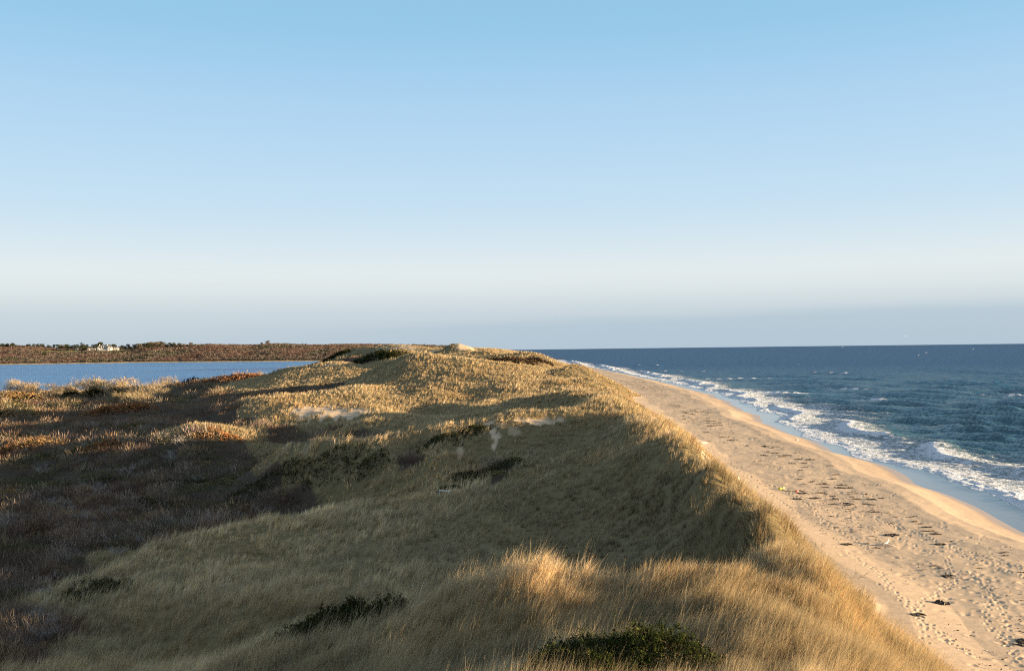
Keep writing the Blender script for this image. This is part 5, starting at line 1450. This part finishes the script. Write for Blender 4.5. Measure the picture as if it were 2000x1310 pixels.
    def window(parent, x, y, z, w, h):
        mb = MB()
        for a in ((x - w / 2 - .12, x - w / 2), (x + w / 2, x + w / 2 + .12)): mb.box(*a, y - .1, y + .04, z, z + h)
        mb.box(x - w / 2 - .12, x + w / 2 + .12, y - .1, y + .04, z + h, z + h + .14); mb.box(x - w / 2 - .16, x + w / 2 + .16, y - .16, y + .04, z - .14, z)
        f = mb.build('window', trim, parent); mb = MB(); mb.box(x - w / 2, x + w / 2, y - .04, y + .03, z, z + h); mb.build('pane', glass, f)
    def house_at(name, label, u, y, rot=0.0, lift=0.0):
        x = S_of(u, 680) * y; return thing(name, label, 'house', (x, y, float(hill_z(x, y)) + lift), rot)
    h = house_at('white_house', 'large white house with three dormers and gabled ends on the far hill', 205, 1872, 0.06, 0.2)
    mb = MB(); mb.box(-12, 12, -4.5, 4.5, -2, 5.2); mb.box(-12.3, -8.2, -6.2, -4.5, -2, 5.2); mb.box(6.2, 12.3, -6.2, -4.5, -2, 5.2)
    mb.add([(-12.3, -6.2, 5.2), (-8.2, -6.2, 5.2), (-10.25, -6.2, 8.2)], [(0, 1, 2)]); mb.add([(6.2, -6.2, 5.2), (12.3, -6.2, 5.2), (9.25, -6.2, 9.0)], [(0, 1, 2)]); mb.add([(-12, -4.5, 5.2), (-12, 4.5, 5.2), (-12, 0, 9.2)], [(0, 1, 2)]); mb.add([(12, -4.5, 5.2), (12, 4.5, 5.2), (12, 0, 9.2)], [(0, 1, 2)]); mb.build('wall', wall, h)
    mb = MB(); mb.gable(-12.6, 12.6, -5.1, 5.1, 5.21, 9.6); mb.gable(-12.7, -7.8, -6.19, 0.0, 5.22, 8.7, 'y'); mb.gable(5.8, 12.7, -6.19, 0.0, 5.22, 9.5, 'y'); rf = mb.build('roof', roof, h)
    for cx in (-10.3, 4.6): mb = MB(); mb.box(cx - .6, cx + .6, 0.6, 1.8, 7.0, 12.0); mb.box(cx - .75, cx + .75, .45, 1.95, 12.0, 12.35); mb.build('chimney', brick, rf)
    for cx in (-5.4, -1.2, 3.0):
        mb = MB(); mb.box(cx - 1.1, cx + 1.1, -4.6, -1.5, 5.6, 8.0); mb.gable(cx - 1.3, cx + 1.3, -4.75, -0.6, 8.01, 9.1, 'y'); d = mb.build('dormer', wall, h); window(d, cx, -4.62, 6.1, 1.0, 1.5)
    for cx in (-10.25, 7.8, 10.7): window(h, cx, -6.22, 2.2, 1.2, 1.9)
    for cx in (-5.8, -3.2, -0.6, 2.0, 4.6): window(h, cx, -4.52, 2.0, 1.1, 2.0)
    mb = MB(); mb.box(-0.6, 0.6, -4.62, -4.50, 0, 1.9); mb.build('door', glass, h)
    mb = MB(); mb.box(-6.5, 10.5, -12.0, -6.3, -3.5, -0.6); 
    for cx in np.linspace(-6.2, 10.2, 8): mb.box(cx - .25, cx + .25, -11.9, -11.4, -0.6, 2.0)
    mb.box(-6.8, 10.8, -12.2, -6.3, 2.0, 2.5); mb.build('porch', trim, h)
    h = house_at('low_house', 'low tan-roofed house left of the large white house', 181, 1868, -0.05)
    mb = MB(); mb.box(-7, 7, -3.5, 3.5, -2, 2.8); mb.add([(-7, -3.5, 2.8), (-7, 3.5, 2.8), (-7, 0, 5.2)], [(0, 1, 2)]); mb.box(-8.6, -4.0, -5.0, -3.5, -2, 3.2); mb.build('wall', wall, h)
    mb = MB(); mb.gable(-7.3, 7.3, -4.1, 4.1, 2.81, 5.7, hip=0.6); mb.gable(-8.8, -3.8, -5.2, 0, 3.21, 5.0, 'y'); mb.build('roof', troof, h)
    for cx in (-2, 1, 4): window(h, cx, -3.52, 0.6, 1.2, 1.4)
    mb = MB(); mb.box(5.2, 6.2, -3.6, -3.5, -0.5, 1.9); mb.build('door', glass, h)
    h = house_at('gabled_house', 'cream house with three steep gables right of the large white house', 225.5, 1885, 0.1)
    mb = MB(); mb.box(-5.8, 5.8, -3, 3.5, -2, 4.6)
    for cx in (-3.9, 0, 3.9): mb.box(cx - 1.5, cx + 1.5, -4.6, -3.0, -2, 4.6); mb.add([(cx - 1.5, -4.6, 4.6), (cx + 1.5, -4.6, 4.6), (cx, -4.6, 7.0)], [(0, 1, 2)])
    mb.build('wall', wall, h)
    mb = MB(); mb.gable(-6.2, 6.2, -3.4, 4.0, 4.61, 7.6)
    for cx in (-3.9, 0, 3.9): mb.gable(cx - 1.7, cx + 1.7, -4.59, 0, 4.62, 7.3, 'y')
    mb.build('roof', roof, h)
    for cx in (-3.9, 0, 3.9): window(h, cx, -4.62, 1.2, 1.0, 2.0)
    mb = MB(); mb.box(-2.2, -1.7, -3.1, -3.0, -0.2, 1.9); mb.build('door', glass, h)
    h = house_at('garden_shed', 'small white shed at the top right corner of the far meadow', 150, 1880); h['category'] = 'shed'
    mb = MB(); mb.box(-2, 2, -1.5, 1.5, -1, 2.2); mb.build('wall', wall, h); mb = MB(); mb.gable(-2.3, 2.3, -1.8, 1.8, 2.21, 3.5); mb.build('roof', troof, h); mb = MB(); mb.box(-.5, .5, -1.57, -1.5, 0, 1.8); mb.build('door', glass, h)


build_shrubs()
build_beach()
build_far()

# ------------------------------------------------------------------ sun and sky
SUN_EL = math.radians(5.8)
SUN_BACK = math.radians(8.0)
sun_dir = Vector((math.cos(SUN_EL) * math.cos(SUN_BACK), -math.cos(SUN_EL) * math.sin(SUN_BACK), math.sin(SUN_EL)))
sl = bpy.data.lights.new('sun', 'SUN'); sl.energy = 5.0; sl.angle = math.radians(0.55); sl.color = (1.0, 0.75, 0.45)
so = bpy.data.objects.new('sun', sl); COL.objects.link(so)
so.rotation_euler = sun_dir.to_track_quat('Z', 'Y').to_euler()
so.location = (60, -30, 60)


def build_world():
    w = bpy.data.worlds.new('World'); scene.world = w; w.use_nodes = True
    nt = w.node_tree; nt.nodes.clear()
    out = nt.nodes.new('ShaderNodeOutputWorld')
    bg = nt.nodes.new('ShaderNodeBackground'); bg.inputs['Strength'].default_value = 0.12
    sky = nt.nodes.new('ShaderNodeTexSky'); sky.sky_type = 'NISHITA'; sky.sun_disc = False
    sky.sun_elevation = SUN_EL; sky.sun_rotation = math.radians(98.0)
    sky.altitude = 10; sky.air_density = 1.0; sky.dust_density = 0.6; sky.ozone_density = 1.5
    tc = nt.nodes.new('ShaderNodeTexCoord')
    sp = nt.nodes.new('ShaderNodeSeparateXYZ'); nt.links.new(tc.outputs['Generated'], sp.inputs[0])
    z = sp.outputs['Z']
    ramp = nt.nodes.new('ShaderNodeValToRGB'); cr = ramp.color_ramp; cr.interpolation = 'B_SPLINE'
    # clear-air colours by elevation, unseen zenith raised as fill, in the sky's own units
    stops = [(0.0, (0.50, 0.60, 0.69)), (0.035, (0.56, 0.655, 0.73)), (0.05, (0.66, 0.735, 0.78)), (0.068, (0.76, 0.82, 0.84)), (0.088, (0.73, 0.81, 0.855)), (0.126, (0.575, 0.745, 0.875)), (0.16, (0.525, 0.72, 0.885)), (0.19, (0.48, 0.69, 0.875)), (0.237, (0.42, 0.65, 0.87)), (0.285, (0.33, 0.595, 0.83)), (0.33, (0.275, 0.555, 0.785)), (0.5, (0.38, 0.56, 0.75)), (1.0, (0.42, 0.53, 0.67))]
    while len(cr.elements) < len(stops): cr.elements.new(0.5)
    for e, (p, c) in zip(cr.elements, stops): e.position = p; e.color = (*c, 1)
    nt.links.new(z, ramp.inputs[0])
    # low bank of thin cloud along the sea horizon
    az = math_n(nt, 'ARCTAN2', sp.outputs['X'], sp.outputs['Y'])
    cv = nt.nodes.new('ShaderNodeCombineXYZ')
    nt.links.new(math_n(nt, 'MULTIPLY', az, 3.0), cv.inputs[0]); nt.links.new(math_n(nt, 'MULTIPLY', z, 70.0), cv.inputs[1])
    nz = noise_n(nt, 1.4, 4.0, 0.5, cv.outputs[0])
    top = math_n(nt, 'ADD', math_n(nt, 'MULTIPLY', az, 0.018), 0.030)
    edge = math_n(nt, 'SUBTRACT', math_n(nt, 'ADD', top, math_n(nt, 'MULTIPLY', math_n(nt, 'SUBTRACT', nz, 0.5), 0.012)), z)
    bank = math_n(nt, 'MULTIPLY', maprange(nt, edge, -0.004, 0.012), maprange(nt, az, -0.42, 0.1, 0.12, 0.68))
    c1 = mixc(nt, bank, ramp.outputs[0], (0.41, 0.545, 0.665, 1))
    # a few faint streaks
    cv2 = nt.nodes.new('ShaderNodeCombineXYZ')
    nt.links.new(math_n(nt, 'MULTIPLY', az, 5.0), cv2.inputs[0]); nt.links.new(math_n(nt, 'MULTIPLY', z, 130.0), cv2.inputs[1])
    st = maprange(nt, noise_n(nt, 1.0, 5.0, 0.6, cv2.outputs[0]), 0.55, 0.85, 0, 0.22)
    st = math_n(nt, 'MULTIPLY', st, math_n(nt, 'MULTIPLY', maprange(nt, z, 0.02, 0.04), maprange(nt, z, 0.13, 0.06)))
    c2 = mixc(nt, st, c1, (0.50, 0.58, 0.66, 1))
    # warm brightening of the air around the low sun
    sv = nt.nodes.new('ShaderNodeVectorMath'); sv.operation = 'DOT_PRODUCT'; nt.links.new(tc.outputs['Generated'], sv.inputs[0]); sv.inputs[1].default_value = tuple(sun_dir)
    gl = math_n(nt, 'POWER', math_n(nt, 'MAXIMUM', sv.outputs['Value'], 0.0), 5.0)
    gm = nt.nodes.new('ShaderNodeVectorMath'); gm.operation = 'SCALE'; gm.inputs[0].default_value = (0.6, 0.46, 0.3); nt.links.new(gl, gm.inputs['Scale'])
    ga = nt.nodes.new('ShaderNodeVectorMath'); ga.operation = 'ADD'; nt.links.new(c2, ga.inputs[0]); nt.links.new(gm.outputs[0], ga.inputs[1]); c2 = ga.outputs[0]
    gain = nt.nodes.new('ShaderNodeVectorMath'); gain.operation = 'SCALE'; gain.inputs['Scale'].default_value = 0.225 / 0.12
    nt.links.new(c2, gain.inputs[0])
    final = mixc(nt, 0.97, sky.outputs[0], gain.outputs[0])
    nt.links.new(final, bg.inputs['Color']); nt.links.new(bg.outputs[0], out.inputs['Surface'])


build_world()
scene.view_settings.view_transform = 'Standard'
scene.view_settings.look = 'None'
scene.view_settings.exposure = 2.15
scene.view_settings.gamma = 1.0
scene.render.engine = 'CYCLES'
scene.cycles.use_denoising = False
scene.render.filter_size = 1.15
scene.cycles.filter_width = 1.15
